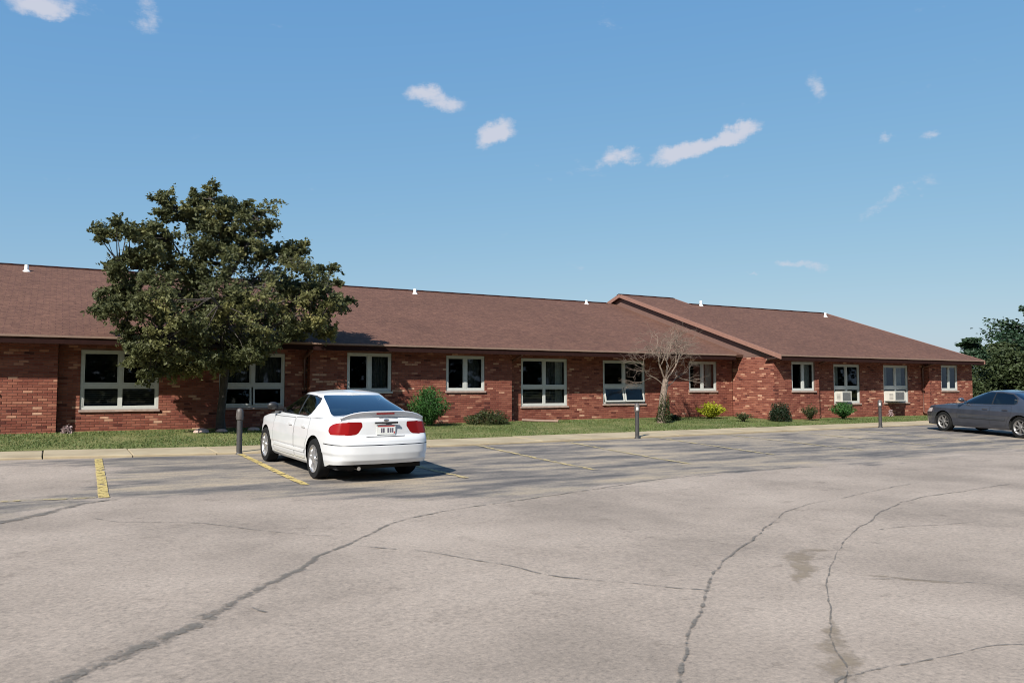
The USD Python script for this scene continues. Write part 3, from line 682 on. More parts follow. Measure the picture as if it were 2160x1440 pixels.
AC = []
for (kind, wy, x0, x1, z0, z1, how) in win_specs:
    fw, yf = 0.062, wy + 0.035
    mb = MB(); frame_ring(mb, x0 + 0.003, x1 - 0.003, z0 + 0.003, z1 - 0.003, fw, yf, yf + 0.085)
    xm = (x0 + x1) / 2; zm = z0 + (z1 - z0) * 0.405
    if kind == 'big':
        mb.box(xm - 0.042, xm + 0.042, yf + 0.004, yf + 0.08, zm + 0.045, z1 - fw)
        mb.box(x0 + fw, x1 - fw, yf + 0.002, yf + 0.082, zm - 0.045, zm + 0.045)
        if how not in ('open', 'ajar'):
            mb.box(xm - 0.05, xm + 0.05, yf + 0.004, yf + 0.08, z0 + fw, zm - 0.0451)
    else:
        mb.box(xm - 0.045, xm + 0.045, yf + 0.004, yf + 0.08, z0 + fw, z1 - fw)
    win = obj('window', mb, 'white_vinyl', bld)
    sashes, panes = [], []
    if kind == 'big':
        panes += [(x0 + fw, xm - 0.042, zm + 0.045, z1 - fw, 0.0, 'up'), (xm + 0.042, x1 - fw, zm + 0.045, z1 - fw, 0.0, 'up')]
        tilt = {'open': 12.0, 'ajar': 5.0}.get(how, 0.0)
        panes += [(x0 + fw, xm - 0.02, z0 + fw, zm - 0.045, tilt, 'low'), (xm + 0.02, x1 - fw, z0 + fw, zm - 0.045, tilt, 'low')]
    else:
        panes += [(x0 + fw, xm - 0.045, z0 + fw, z1 - fw, 0.0, 'up'), (xm + 0.045, x1 - fw, z0 + fw, z1 - fw, 0.0, 'up')]
    for k, (a, b, c, d, tilt, pos) in enumerate(panes):
        s = MB(); fr_w = 0.05 if tilt else 0.034
        frame_ring(s, a + 0.002, b - 0.002, c + 0.002, d - 0.002, fr_w, yf + 0.014, yf + 0.054)
        gl = MB().add([(a + fr_w, yf + 0.034, c + fr_w), (b - fr_w, yf + 0.034, c + fr_w), (b - fr_w, yf + 0.034, d - fr_w), (a + fr_w, yf + 0.034, d - fr_w)], [(0, 1, 2, 3)])
        if tilt:
            for q in (s, gl):
                for arr in q.v:
                    dy, dz = arr[:, 1] - (yf + 0.01), arr[:, 2] - d
                    t_ = rad(tilt); arr[:, 1] = yf + 0.01 + dy * math.cos(t_) + dz * math.sin(t_); arr[:, 2] = d - dy * math.sin(t_) * 0.2 + dz * math.cos(t_)
        obj('sash', s, 'white_vinyl', win); obj('pane', gl, 'window_glass', win)
    # sill: a row of brick-coloured stone under the frame
    obj('sill', MB().box(x0 - 0.03, x1 + 0.03, wy - 0.045, wy + 0.12, z0 - 0.055, z0 - 0.001), 'white_vinyl' if how == 'white_sill' else 'sill_stone', win)
    if how == 'curtain':
        obj('curtain', curtain(x1 - fw - 0.30, x1 - fw, z0 + 0.05, z1 - 0.05, yf + 0.22), 'curtain_cloth', win)
    if how == 'ajar':
        obj('curtain', curtain(x0 + fw, x1 - fw, zm, z1 - 0.05, yf + 0.24), 'dark_curtain_cloth', win)
    if how in ('white_sill', 'plain', 'curtain'):
        obj('curtain', curtain(xm + 0.05, x1 - fw - (0.3 if how == 'curtain' else 0), z0 + 0.05, z1 - 0.05, yf + 0.24), 'dark_curtain_cloth', win)
    if how in ('ac', 'ac_two'):
        obj('curtain', curtain(x0 + fw, x0 + fw + 0.45, zm, z1 - 0.05, yf + 0.20), 'curtain_cloth', win)
        if how == 'ac_two':
            obj('curtain', curtain(x1 - fw - 0.6, x1 - fw - 0.1, zm, z1 - 0.05, yf + 0.20), 'curtain_cloth', win)
    if how in ('curtain', 'shut') and kind == 'big':
        bl = MB()
        for q in range(9):
            zz = z0 + 0.10 + q * 0.055
            bl.box(x0 + 0.1, x1 - 0.1, yf + 0.16, yf + 0.185, zz, zz + 0.012)
        obj('blind', bl, 'blind_slat_paint', win)

# roofs
S3 = 1 / 3.0
nf = np.array([0, -S3, 1.0]); nf /= np.linalg.norm(nf)
nb = np.array([0, S3, 1.0]); nb /= np.linalg.norm(nb)
TH = 0.10


def slope_slab(x0, x1, ya, za, yb, zb):
    """A roof slab between two level lines (front edge a, upper edge b)."""
    up = nf if yb > ya else nb
    p = [(x0, ya, za), (x1, ya, za), (x1, yb, zb), (x0, yb, zb)]
    if yb < ya:
        p = p[::-1]
    return MB().prism(p, -up * TH)


main = slope_slab(-9.6, 23.285, 22.4, 2.82, 30.7, 2.82 + 8.3 * S3)
r1 = obj('roof', main, 'roof_shingle', bld)
obj('roof', slope_slab(-9.6, 23.27, 39.0, 2.82, 30.72, 2.82 + 8.28 * S3), 'roof_shingle', bld)
w1 = obj('roof', slope_slab(23.12, 26.4, 20.4, 2.75, 30.0, 2.75 + 9.6 * S3), 'roof_shingle', bld)
obj('roof', slope_slab(23.12, 26.4, 39.6, 2.75, 30.02, 2.75 + 9.58 * S3), 'roof_shingle', bld)
w2 = obj('roof', slope_slab(26.405, 36.17, 20.4, 2.75, 28.85, 2.75 + 8.45 * S3), 'roof_shingle', bld)
obj('roof', slope_slab(26.405, 36.17, 37.3, 2.75, 28.87, 2.75 + 8.43 * S3), 'roof_shingle', bld)
# gable ends
zr = lambda y, y0, z0: z0 + (y - y0) * S3
obj('gable_wall', MB().prism([(23.29, 20.95, 2.745), (23.29, 38.9, 2.745), (23.29, 30.0, 5.83)][::-1], (0.2, 0, 0)), 'gable_board', bld)
obj('gable_wall', MB().prism([(36.02, 21.0, 2.745), (36.02, 36.6, 2.745), (36.02, 28.86, 5.44)], (-0.2, 0, 0)), 'gable_board', bld)
obj('gable_wall', MB().prism([(26.39, 28.3, 5.3), (26.39, 31.7, 5.3), (26.39, 30.0, 5.86)], (-0.2, 0, 0)), 'gable_board', bld)
obj('gable_wall', MB().prism([(-8.9, 23.1, 2.745), (-8.9, 38.4, 2.745), (-8.9, 30.7, 5.44)][::-1], (0.2, 0, 0)), 'gable_board', bld)
# barge boards along the rakes
for (x, d, y0, z0, yr) in [(23.12, -0.03, 20.38, 2.75, 30.0), (36.17, 0.03, 20.38, 2.75, 28.85), (26.4, 0.03, 28.9, 5.60, 30.0)]:
    zt = zr(yr, y0 if y0 < 25 else 20.4, z0 if y0 < 25 else 2.75); zl = zr(y0, 20.4, 2.75)
    h = 0.17
    mb = MB(); xa, xb = sorted((x, x + d))
    for (ya, za, yb, zb) in [(y0, zl + 0.012, yr, zt + 0.012), (2 * yr - y0, zl + 0.012, yr, zt + 0.012)]:
        v = [(xa, ya, za - h), (xb, ya, za - h), (xb, yb, zb - h), (xa, yb, zb - h), (xa, ya, za), (xb, ya, za), (xb, yb, zb), (xa, yb, zb)]
        mb.add(v, [(0, 3, 2, 1), (4, 5, 6, 7), (0, 1, 5, 4), (1, 2, 6, 5), (2, 3, 7, 6), (3, 0, 4, 7)])
    obj('barge_board', mb, 'rake_paint', bld)
# eaves: drip edge, fascia, soffit
for (x0, x1, ye, ze, depth) in [(-9.6, 22.9, 22.4, 2.82, 0.9), (23.125, 36.17, 20.4, 2.75, 0.8)]:
    obj('drip_edge', MB().box(x0, x1, ye - 0.012, ye + 0.02, ze - 0.045, ze + 0.004), 'drip_metal', bld)
    obj('fascia', MB().box(x0, x1, ye + 0.022, ye + 0.05, ze - 0.20, ze - 0.046), 'brown_trim', bld)
    obj('soffit', MB().box(x0, x1, ye + 0.052, ye + depth, ze - 0.135, ze - 0.105), 'soffit_paint', bld)
# ridge caps
for (x0, x1, y, z) in [(-9.6, 22.85, 30.71, 2.82 + 8.3 * S3), (23.08, 26.42, 30.01, 2.75 + 9.6 * S3), (26.45, 36.17, 28.86, 2.75 + 8.45 * S3)]:
    mb = MB(); c = 0.16
    for s in (-1, 1):
        mb.prism([(x0, y, z + 0.03), (x1, y, z + 0.03), (x1, y + s * c, z + 0.03 - c * S3), (x0, y + s * c, z + 0.03 - c * S3)][::-s], (0, 0, -0.022))
    obj('ridge_cap', mb, 'brown_trim', bld)
# vent pipes through the shingles
for (x, y, zz, p, h) in [(-0.85, 29.75, 2.82 + 7.35 * S3, r1, 0.20), (12.7, 30.05, 2.82 + 7.65 * S3, r1, 0.20), (21.35, 30.2, 2.82 + 7.8 * S3, r1, 0.17), (26.95, 28.6, 2.75 + 8.2 * S3, w2, 0.24), (35.0, 27.9, 2.75 + 7.5 * S3, w2, 0.22)]:
    obj('vent_pipe', MB().lathe([(0, h + .001), (0.036, h), (0.055, h), (0.06, h - 0.015), (0.06, 0.05), (0.12, -0.02), (0.12, -0.08)][::-1], (x, y, zz)), 'pvc_white', p, smooth=40)
# downspouts in the corners of the bays
for (x, y, yt) in [(6.36, 23.24, 22.47), (13.31, 23.24, 22.47), (32.76, 21.14, 20.47), (25.87, 21.14, 20.47)]:
    mb = MB(); mb.tube([(x, yt, 2.66), (x, yt + 0.05, 2.60), (x, y - 0.04, 2.42), (x, y, 2.34), (x, y, 0.52), (x, y - 0.06, 0.46), (x, y - 0.22, 0.43)], 0.043, 8)
    obj('downspout', mb, 'downspout_paint', bld, smooth=40)
    obj('downspout_strap', MB().box(x - 0.055, x + 0.055, y - 0.05, y + 0.05, 1.4, 1.43), 'brown_trim', bld)

# ------------------------------------------------------------------ air conditioners in the windows of the wing
def air_con(x0, x1, z0, z1, wy, label, out=0.36):
    t = thing('window_air_conditioner', label, 'air conditioner', ((x0 + x1) / 2, wy - out, z0), group='air conditioners in the wing windows')
    w, h = (x1 - x0) / 2, z1 - z0
    mb = MB(); mb.box(-w, w, 0.012, out + 0.16, 0, h)
    frame_ring(mb, -w, w, 0.0, h, 0.035, 0.0, 0.0119)
    obj('case', mb, 'ac_case', t)
    mb = MB()
    for q in range(9):
        zz = 0.045 + q * (h - 0.09) / 9
        mb.box(-w + 0.038, w - 0.038, 0.004, 0.011, zz, zz + (h - 0.09) / 13)
    obj('grille', mb, 'ac_grille', t)
    for s in (-1, 1):
        sl = MB()
        for q in range(5):
            zz = 0.08 + q * 0.05
            sl.box(s * w - 0.003, s * w + 0.003, 0.08, 0.26, zz, zz + 0.018)
        obj('side_louvre', sl, 'ac_grille', t)
    return t


air_con(27.12, 27.68, 0.985, 1.40, 21.2, 'white air conditioner in the lower left pane behind the green shrub', 0.30)
air_con(30.22, 30.86, 0.99, 1.40, 21.2, 'white air conditioner sticking far out of window, behind rightmost dark post', 0.46)
air_con(30.90, 31.28, 1.0, 1.36, 21.2, 'smaller white air conditioner, right of the one behind the rightmost post', 0.22)

# ------------------------------------------------------------------ posts along the kerb
def make_post(loc, label):
    t = thing('bollard_post', label, 'post', loc, -70, group='dark posts along the kerb')
    mb = MB().lathe([(0.0, 0.0), (0.075, 0.0), (0.078, 0.02), (0.056, 0.05), (0.054, 0.62), (0.054, 0.70)], sides=20)
    obj('post_shaft', mb, 'post_paint', t, smooth=40)
    mb = MB().lathe([(0.054, 0.70), (0.070, 0.712), (0.072, 0.80), (0.070, 0.86), (0.062, 0.905), (0.038, 0.935), (0.0, 0.945)], sides=20)
    obj('post_cap', mb, 'post_cap_paint', t, smooth=40)
    mb = MB()
    for k in range(6):
        a0, a1 = rad(205 + k * 8), rad(213 + k * 8)
        mb.add([(0.0740 * math.cos(a0), 0.0740 * math.sin(a0), 0.76), (0.0740 * math.cos(a1), 0.0740 * math.sin(a1), 0.76), (0.0734 * math.cos(a1), 0.0734 * math.sin(a1), 0.84), (0.0734 * math.cos(a0), 0.0734 * math.sin(a0), 0.84)], [(0, 1, 2, 3)])
    obj('reflector', mb, 'reflector_white', t)
    return t


post = make_post((3.33, 16.98, 0.185), 'dark round-topped post left of the white car')
copy_of(post, 'dark post at kerb in front of the bare tree', (13.52, 16.82, 0.19), 8)
copy_of(post, 'dark post at kerb before the air-conditioner windows', (24.45, 17.36, 0.19), -12)


# ------------------------------------------------------------------ foliage
def leaves(centres, size, r, flat=0.0, aspect=0.55, up_bias=0.3):
    """Folded leaf-sized faces (two triangles each) at the given points."""
    n = len(centres)
    d = r.normal(size=(n, 3)); d[:, 2] *= (1 - flat); d /= np.linalg.norm(d, axis=1, keepdims=True)
    nn = r.normal(size=(n, 3)); nn[:, 2] = np.abs(nn[:, 2]) + up_bias
    s = np.cross(d, nn); s /= np.maximum(np.linalg.norm(s, axis=1, keepdims=True), 1e-9)
    up = np.cross(s, d)
    L_ = (size * r.uniform(0.65, 1.35, n))[:, None]; W_ = L_ * aspect
    base = centres - d * L_ * 0.5; tip = centres + d * L_ * 0.5
    v = np.stack([base, centres + s * W_ * 0.5 + up * L_ * 0.08, tip, centres - s * W_ * 0.5 + up * L_ * 0.08], 1).reshape(-1, 3)
    i = np.arange(n)[:, None] * 4
    f = np.vstack([i + [0, 1, 2], i + [0, 2, 3]])
    return v, f


def branch(p0, p1, r, n=7, wob=0.12, sag=0.0):
    p0, p1 = np.asarray(p0, float), np.asarray(p1, float); t = np.linspace(0, 1, n)[:, None]
    L_ = np.linalg.norm(p1 - p0)
    q = p0 + (p1 - p0) * t
    q += np.cumsum(r.normal(0, wob * L_ / n, (n, 3)), 0) * np.sin(t * math.pi) ** 0.5
    q[:, 2] += sag * L_ * 4 * (t * (1 - t))[:, 0]
    return q


def crown_twigs(c, rad_, r, n_tw, n_lf, inward):
    """Points of leaves along short twigs that fan out from a clump; also returns the twigs."""
    pts, tw = [], []
    for _ in range(n_tw):
        d = r.normal(size=3); d[2] = d[2] * 0.55 + 0.05; d -= 0.55 * inward * r.random(); d /= np.linalg.norm(d)
        L_ = rad_ * r.uniform(0.55, 1.25)
        t = r.uniform(0.05, 1.0, n_lf)
        start = c + r.normal(0, rad_ * 0.22, 3)
        p = start + d * (t * L_)[:, None] + r.normal(0, rad_ * 0.11, (n_lf, 3))
        p[:, 2] -= 0.12 * (t ** 2) * L_
        pts.append(p); tw.append((start, start + d * L_ * 0.95))
    return np.vstack(pts), tw


# --- the crab-apple by the left windows
r = np.random.default_rng(21)
tree = thing('crabapple_tree', 'spreading leafy tree with rusty tinged crown before the left windows', 'tree', (3.75, 21.7, 0.40))
O = np.array([3.62, 21.2, 0.37])
edge = [(0.73, 5.33), (1.03, 5.41), (1.35, 5.36), (1.64, 5.34), (1.92, 5.41), (2.21, 5.28), (1.8, 5.09), (2.06, 4.94), (1.1, 4.58), (1.4, 4.71), (1.75, 4.69), (1.01, 4.23), (2.01, 6.19), (2.27, 6.03), (2.63, 5.96), (2.91, 6.44), (3.22, 6.54), (3.56, 6.42), (3.12, 6.17), (4.14, 6.35), (4.44, 6.14), (4.68, 5.82), (4.39, 5.76), (3.92, 5.9), (3.57, 5.92), (3.24, 5.64), (2.93, 5.73), (3.14, 5.16), (3.59, 5.08), (4.04, 5.36), (5.61, 5.23), (5.27, 5.1), (4.94, 5.2), (4.64, 5.05), (6.45, 4.82), (6.55, 4.38), (6.99, 3.95), (6.66, 3.81), (6.26, 4.17), (5.82, 4.26), (5.38, 4.11), (6.28, 3.28), (5.83, 3.13), (6.47, 3.03), (5.4, 2.99), (0.69, 3.33), (0.93, 3.39), (1.23, 3.52), (0.73, 3.71), (1.34, 2.97), (1.42, 2.52), (1.51, 2.13), (1.82, 1.85), (2.08, 1.91), (1.86, 2.31), (2.39, 2.09), (2.71, 2.03), (1.07, 3.85), (3.1, 2.0), (3.5, 2.05), (3.9, 2.1), (4.3, 2.25), (3.3, 2.3), (3.8, 2.4), (4.6, 2.5)]
from shapely.geometry import Polygon, Point
body = Polygon([(0.95, 4.6), (1.5, 5.1), (2.2, 5.0), (2.5, 4.7), (2.9, 4.9), (2.8, 5.7), (3.3, 6.1), (4.4, 5.9), (4.7, 5.1), (5.7, 4.95), (6.1, 4.5), (6.6, 3.9), (6.2, 3.2), (5.2, 2.85), (4.8, 2.45), (4.2, 2.1), (3.2, 1.85), (2.2, 2.1), (1.7, 2.5), (1.4, 3.1), (1.2, 3.7)])
clumps = [(np.array([x, 20.9 + r.normal(0, 0.4), z]), r.uniform(0.19, 0.30), 1.0) for x, z in edge]
clumps += [(np.array([x + (3.7 - x) * 0.05 + r.normal(0, 0.12), 21.0 + r.normal(0, 0.6), z + (3.8 - z) * 0.06 + r.normal(0, 0.10)]), r.uniform(0.20, 0.32), 1.0) for x, z in edge for _ in range(2)]
while len(clumps) < 385:
    x, z = r.uniform(0.8, 6.7), r.uniform(1.9, 5.8)
    if body.contains(Point(x, z)):
        dep = min(1.0, body.exterior.distance(Point(x, z)) / 1.1)
        yy = 21.1 + (r.uniform(-1.0, 1.0)) * (0.35 + 1.9 * math.sqrt(dep))
        if yy > 22.0 and z < 3.25 + (yy - 22.4) / 3:
            continue
        clumps.append((np.array([x, yy, z]), r.uniform(0.26, 0.42), 0.85))
tr = MB()
for _ in range(46):
    clumps.append((np.array([r.uniform(1.5, 4.2), r.uniform(19.3, 20.6), r.uniform(2.25, 4.0)]), r.uniform(0.24, 0.36), 0.85))
tr = MB()
trunk_top = np.array([3.80, 21.5, 2.15])
trunk_pts = np.array([(3.75, 21.7, 0.30), (3.73, 21.7, 0.7), (3.77, 21.65, 1.3), (3.79, 21.6, 1.8), trunk_top])
tr.tube(trunk_pts, [0.15, 0.11, 0.10, 0.105, 0.11], 10)
lead = branch(trunk_top, (3.55, 20.95, 5.7), r, 9, 0.10)
tr.tube(lead, np.linspace(0.11, 0.02, 9), 8)
heads = []
for (tx, ty_, tz) in [(1.2, 20.7, 4.4), (1.1, 20.6, 3.5), (1.9, 20.0, 2.6), (2.3, 22.0, 4.6), (6.2, 20.7, 4.2), (6.0, 20.3, 3.4), (5.4, 21.9, 4.4), (3.0, 19.0, 3.6), (4.4, 19.0, 3.9), (4.2, 22.6, 4.0), (2.3, 20.8, 5.2), (5.0, 20.8, 5.0), (4.4, 20.8, 5.9), (2.5, 20.8, 6.0), (3.3, 20.8, 6.3)]:
    src = lead[r.integers(0, 3)] if tz < 4.3 else lead[r.integers(2, 7)]
    q = branch(src, (tx, ty_, tz), r, 8, 0.14, 0.06)
    tr.tube(q, np.linspace(0.065, 0.012, 8), 6); heads.append(q)
allp = np.vstack(heads + [lead])
obj('trunk', tr, 'bark', tree)
for p in (tree.GetChild('trunk'),):
    UsdGeom.Xformable(p).AddTranslateOp().Set(Gf.Vec3d(*(-O)))
pts, twig = [], MB()
mid = np.array([3.7, 20.9, 3.6])
for c, rr, dens in clumps:
    inward = mid - c; inward /= np.linalg.norm(inward) + 1e-6
    near = allp[np.argmin(np.linalg.norm(allp - c, axis=1))]
    twig.tube(branch(near, c, r, 5, 0.15), np.linspace(0.018, 0.006, 5), 4, False)
    p, tw = crown_twigs(c, rr, r, int(10 * dens) + 2, 20, inward * 0.4)
    pts.append(p)
    for a, b in tw[:5]:
        twig.tube([a, (a + b) / 2, b], [0.006, 0.005, 0.003], 3, False)
pts = np.vstack(pts) - O
for arr in twig.v:
    arr -= O
obj('crown', leaves(pts, 0.098, r, 0.2), 'crabapple_leaf', tree)
obj('twigs', twig, 'bark', tree)

# --- the small bare tree in front of the window by the wing
r = np.random.default_rng(9)
bare = thing('bare_tree', 'small leafless tree with pale forked branches by the brick wing', 'tree', (17.85, 20.9, 0.38))
tk, tb = MB(), MB()
base = np.array([0, 0, 0.0])
tk.tube([(0, 0, -0.1), (0.0, 0, 0.25), (0.06, 0.0, 0.8), (0.14, 0, 1.15), (0.2, 0, 1.45)], [0.17, 0.13, 0.115, 0.11, 0.10], 9)


def grow(p, d, L_, w, depth, mb):
    q = branch(p, p + d * L_, r, 6, 0.10)
    mb.tube(q, np.linspace(w, w * 0.62, 6), 6 if depth < 2 else 4, False)
    if depth >= 6 or w < 0.0022:
        return
    for _ in range(3 if depth < 4 else r.integers(1, 4)):
        a = q[r.integers(3, 6)] if depth else q[-1 - r.integers(0, 2)]
        nd = d + r.normal(0, 0.52, 3); nd[2] = nd[2] * (0.72 if depth > 1 else 0.95) + (0.06 if depth < 2 else -0.02); nd /= np.linalg.norm(nd)
        grow(a, nd, L_ * r.uniform(0.58, 0.88), w * 0.6, depth + 1, mb)


for d, L_, w in [((-0.5, -0.1, 0.85), 0.70, 0.036), ((0.15, 0.1, 1.0), 0.68, 0.036), ((0.55, -0.1, 0.75), 0.74, 0.032), ((-0.8, 0.1, 0.45), 0.85, 0.022), ((0.8, 0.25, 0.5), 0.8, 0.020), ((-0.1, -0.6, 0.7), 0.62, 0.022)]:
    d = np.array(d); grow(np.array([0.2, 0, 1.4 if abs(d[0]) < 0.7 else 1.15]), d / np.linalg.norm(d), L_, w, 0, tb)
obj('trunk', tk, 'pale_bark', bare, smooth=50)
obj('branches', tb, 'pale_bark', bare)
# green shoots round its foot
c = np.array([0.02, -0.05, 0.0]); a = r.uniform(0, 2 * math.pi, 1400); q = r.beta(1.1, 2.0, 1400) * 1.0; rr = 0.14 + 0.16 * (1 - q) ** 2 * r.random(1400)
obj('ivy', leaves(np.stack([c[0] + rr * np.cos(a) + 0.1 * q, c[1] + rr * np.sin(a), 0.03 + q], 1), 0.06, r), 'olive_shrub_leaf', bare)


def shrub(name, label, look, loc, w, h, n, leaf, seed, shape='round', group='shrubs along the wall', aspect=0.5):
    r = np.random.default_rng(seed)
    t = thing(name, label, 'shrub', loc, group=group)
    u = r.normal(size=(n, 3)); u /= np.linalg.norm(u, axis=1, keepdims=True); u[:, 2] = np.abs(u[:, 2])
    k = r.uniform(0.35, 1.0, n) ** 0.6
    lump = 0.72 + 0.5 * meshkit.noise(u * 2.4 + seed)
    p = u * (k * lump)[:, None]
    if shape == 'box':
        p = np.clip(p * 1.3, -1, 1); p[:, 2] = np.abs(p[:, 2])
    p = p * [w / 2, w / 2 * 0.85, h]
    if shape == 'spray':
        p = []
        for _ in range(n // 16):
            a = r.uniform(0, 2 * math.pi); s = r.uniform(0.1, 1.0)
            tip = np.array([math.cos(a) * w / 2 * s, math.sin(a) * w / 2 * 0.85 * s, h * (1.0 - 0.45 * s * s) * r.uniform(0.75, 1.1)])
            tt = r.uniform(0.08, 1, 16)[:, None]
            p.append(tip * tt * [1, 1, 1] + r.normal(0, 0.018, (16, 3)) + np.array([0, 0, 0.03]))
        p = np.vstack(p)
    obj('foliage', leaves(p, leaf, r, 0.1, aspect), look, t)
    st = MB()
    for _ in range(9):
        a = r.uniform(0, 2 * math.pi)
        st.tube([(0, 0, -0.05), (math.cos(a) * w * 0.12, math.sin(a) * w * 0.1, h * 0.35), (math.cos(a) * w * 0.3, math.sin(a) * w * 0.25, h * 0.75)], [0.014, 0.01, 0.005], 4, False)
    obj('stems', st, 'bark', t)
    return t


shrub('shrub', 'tall bright green feathery shrub beside the rear of the white car', 'green_shrub_leaf', (9.78, 22.0, 0.40), 1.45, 1.12, 8500, 0.085, 1, 'spray', aspect=0.3)
shrub('shrub', 'low olive green shrub between two windows left of the downspout', 'olive_shrub_leaf', (11.85, 22.2, 0.40), 1.5, 0.46, 3600, 0.06, 2)
shrub('shrub', 'bright yellow-green shrub in front of the brick wing', 'yellow_shrub_leaf', (21.2, 22.05, 0.40), 1.35, 0.55, 2600, 0.085, 3, 'spray')
shrub('shrub', 'dark clipped square shrub at corner of the brick wing', 'dark_shrub_leaf', (22.85, 20.25, 0.36), 0.95, 0.64, 5200, 0.05, 4)
shrub('shrub', 'sparse olive plant under small window of the wing', 'olive_shrub_leaf', (24.5, 20.3, 0.36), 0.95, 0.50, 1300, 0.06, 5, 'spray')
shrub('shrub', 'green shrub under the left air conditioner', 'green_shrub_leaf', (26.5, 20.4, 0.36), 1.25, 0.58, 3000, 0.07, 6, 'spray')
shrub('shrub', 'small dark low plant right of the bare tree', 'dark_shrub_leaf', (19.2, 21.9, 0.40), 0.75, 0.22, 1100, 0.055, 7)
shrub('shrub', 'greyish low plant at foot of the lit brick return', 'olive_shrub_leaf', (21.35, 20.6, 0.36), 0.85, 0.28, 1000, 0.05, 8, 'spray')
shrub('flower_clump', 'small pale pink flower clump at corner of left brick pier', 'pale_flower', (0.33, 22.75, 0.41), 0.32, 0.26, 160, 0.07, 9, group=None)
shrub('flower_clump', 'pale flowers against the wall behind the dark car', 'pale_flower', (29.9, 20.75, 0.38), 0.28, 0.30, 140, 0.07, 10, group=None)

# edging stones under the crab-apple and a fallen downspout pipe
stones = [(3.35, 21.9, 0.20, 'left one of two pale pink stones under the leafy tree'), (3.86, 22.0, 0.15, 'right one of two pale pink stones under the leafy tree'), (4.75, 22.3, 0.17, 'pale stone behind the round-topped post')]
for i, (x, y, s, lab) in enumerate(stones):
    t = trimesh.creation.icosphere(2, 1.0); t.vertices *= (1 + 0.35 * (meshkit.noise(t.vertices * 1.6 + i * 9)[:, None] - 0.5)) * [s, s * 0.7, s * 0.5]
    o = obj('edging_stone', (t.vertices + [x, y, 0.40], t.faces), 'stone_pink', smooth=True); tag(o, lab, 'stone', 'edging stones')
mb = MB().tube([(13.55, 22.9, 0.47), (13.9, 22.65, 0.45), (14.5, 22.15, 0.44)], 0.045, 10)
tag(obj('drain_pipe', mb, 'drip_metal', smooth=40), 'pale drain pipe lying on grass at foot of the wall', 'pipe')

# ------------------------------------------------------------------ trees beyond the right end
def far_tree(name, label, look, loc, h, w, n, leaf, seed, tiers, base=0.12):
    r = np.random.default_rng(seed)
    t = thing(name, label, 'tree', loc, group='trees beyond the right end of the building')
    tk = MB().tube(branch((0, 0, -0.2), (0.2, 0, h * 0.92), r, 8, 0.03), np.linspace(h * 0.028, h * 0.004, 8), 8)
    P_ = []
    for k in range(tiers):
        z = h * (base + (1 - base) * (k + r.random()) / tiers)
        rel = (z / h - base) / (1 - base)
        reach = w / 2 * (1 - rel ** 2.2) ** 0.6 * r.uniform(0.7, 1.1) + 0.25
        a = r.uniform(0, 2 * math.pi); rise = r.uniform(-0.05, 0.22)
        end = np.array([math.cos(a) * reach, math.sin(a) * reach, z + rise * reach])
        q = branch((0.1, 0, z), end, r, 6, 0.1); tk.tube(q, np.linspace(h * 0.010, h * 0.002, 6), 4, False)
        m_ = n // tiers
        s = r.beta(2.2, 1.2, m_)
        c = np.array([0.1, 0, z]) + (end - [0.1, 0, z]) * s[:, None]
        c += np.clip(r.normal(0, 1, (m_, 3)), -1.5, 1.5) * np.array([0.22, 0.22, 0.10]) * (reach * 0.85 + 0.3) * (0.4 + 0.6 * s[:, None])
        P_.append(c)
    obj('trunk', tk, 'bark', t)
    obj('crown', leaves(np.vstack(P_), leaf, r, 0.5), look, t)
    return t


far_tree('evergreen_tree', 'tall dark green tree behind the dark car at right edge', 'dark_tree_leaf', (66.0, 33.0, 0.4), 7.5, 8.0, 30000, 0.30, 1, 64)
far_tree('evergreen_tree', 'lower dark tree just past the roof end', 'dark_tree_leaf', (63.2, 36.6, 0.4), 5.0, 4.0, 12000, 0.26, 2, 36)
far_tree('leafy_tree', 'olive green tree filling gap below the roof corner', 'olive_tree_leaf', (60.2, 32.2, 0.4), 4.3, 5.4, 15000, 0.24, 3, 40, 0.05)
far_tree('leafy_tree', 'olive green tree above the roof of the dark car', 'olive_tree_leaf', (60.5, 29.0, 0.4), 4.2, 6.5, 15000, 0.24, 4, 40, 0.05)


# the far side of the lot: a wood that only the panes show
r = np.random.default_rng(77); n = 42000
wx = rng.uniform(-90, 110, n); ht = 13 + 6 * meshkit.noise(np.stack([wx * 0.14, wx * 0, wx * 0], 1), 4)
wp = np.stack([wx, -42 + rng.normal(0, 2.2, n), ht * rng.uniform(0.0, 1.0, n) ** 0.8], 1)
tag(obj('far_wood', leaves(wp, 1.15, r, 0.2, 0.8), 'dark_tree_leaf'), 'dense wood across the lot, seen only as dark reflections in panes', 'wood', kind='stuff')

# ------------------------------------------------------------------ cars
def poly_sdf(p, poly):
    """Signed distance (negative inside) of points (n,2) to a polygon."""
    poly = np.asarray(poly, float); a = poly; b = np.roll(poly, -1, 0)
    d2 = np.full(len(p), 1e9); inside = np.zeros(len(p), bool)
    for (ax, ay), (bx_, by_) in zip(a, b):
        ex, ey = bx_ - ax, by_ - ay
        t = np.clip(((p[:, 0] - ax) * ex + (p[:, 1] - ay) * ey) / (ex * ex + ey * ey + 1e-12), 0, 1)
        d2 = np.minimum(d2, (p[:, 0] - ax - t * ex) ** 2 + (p[:, 1] - ay - t * ey) ** 2)
        c = ((ay > p[:, 1]) != (by_ > p[:, 1])) & (p[:, 0] < ex * (p[:, 1] - ay) / (ey if abs(ey) > 1e-12 else 1e-12) + ax)
        inside ^= c
    return np.sqrt(d2) * np.where(inside, -1, 1)


def rounded(poly, rr):
    g_ = Polygon(poly).buffer(-rr).buffer(rr, quad_segs=6)
    return np.array(g_.exterior.coords)[:-1]


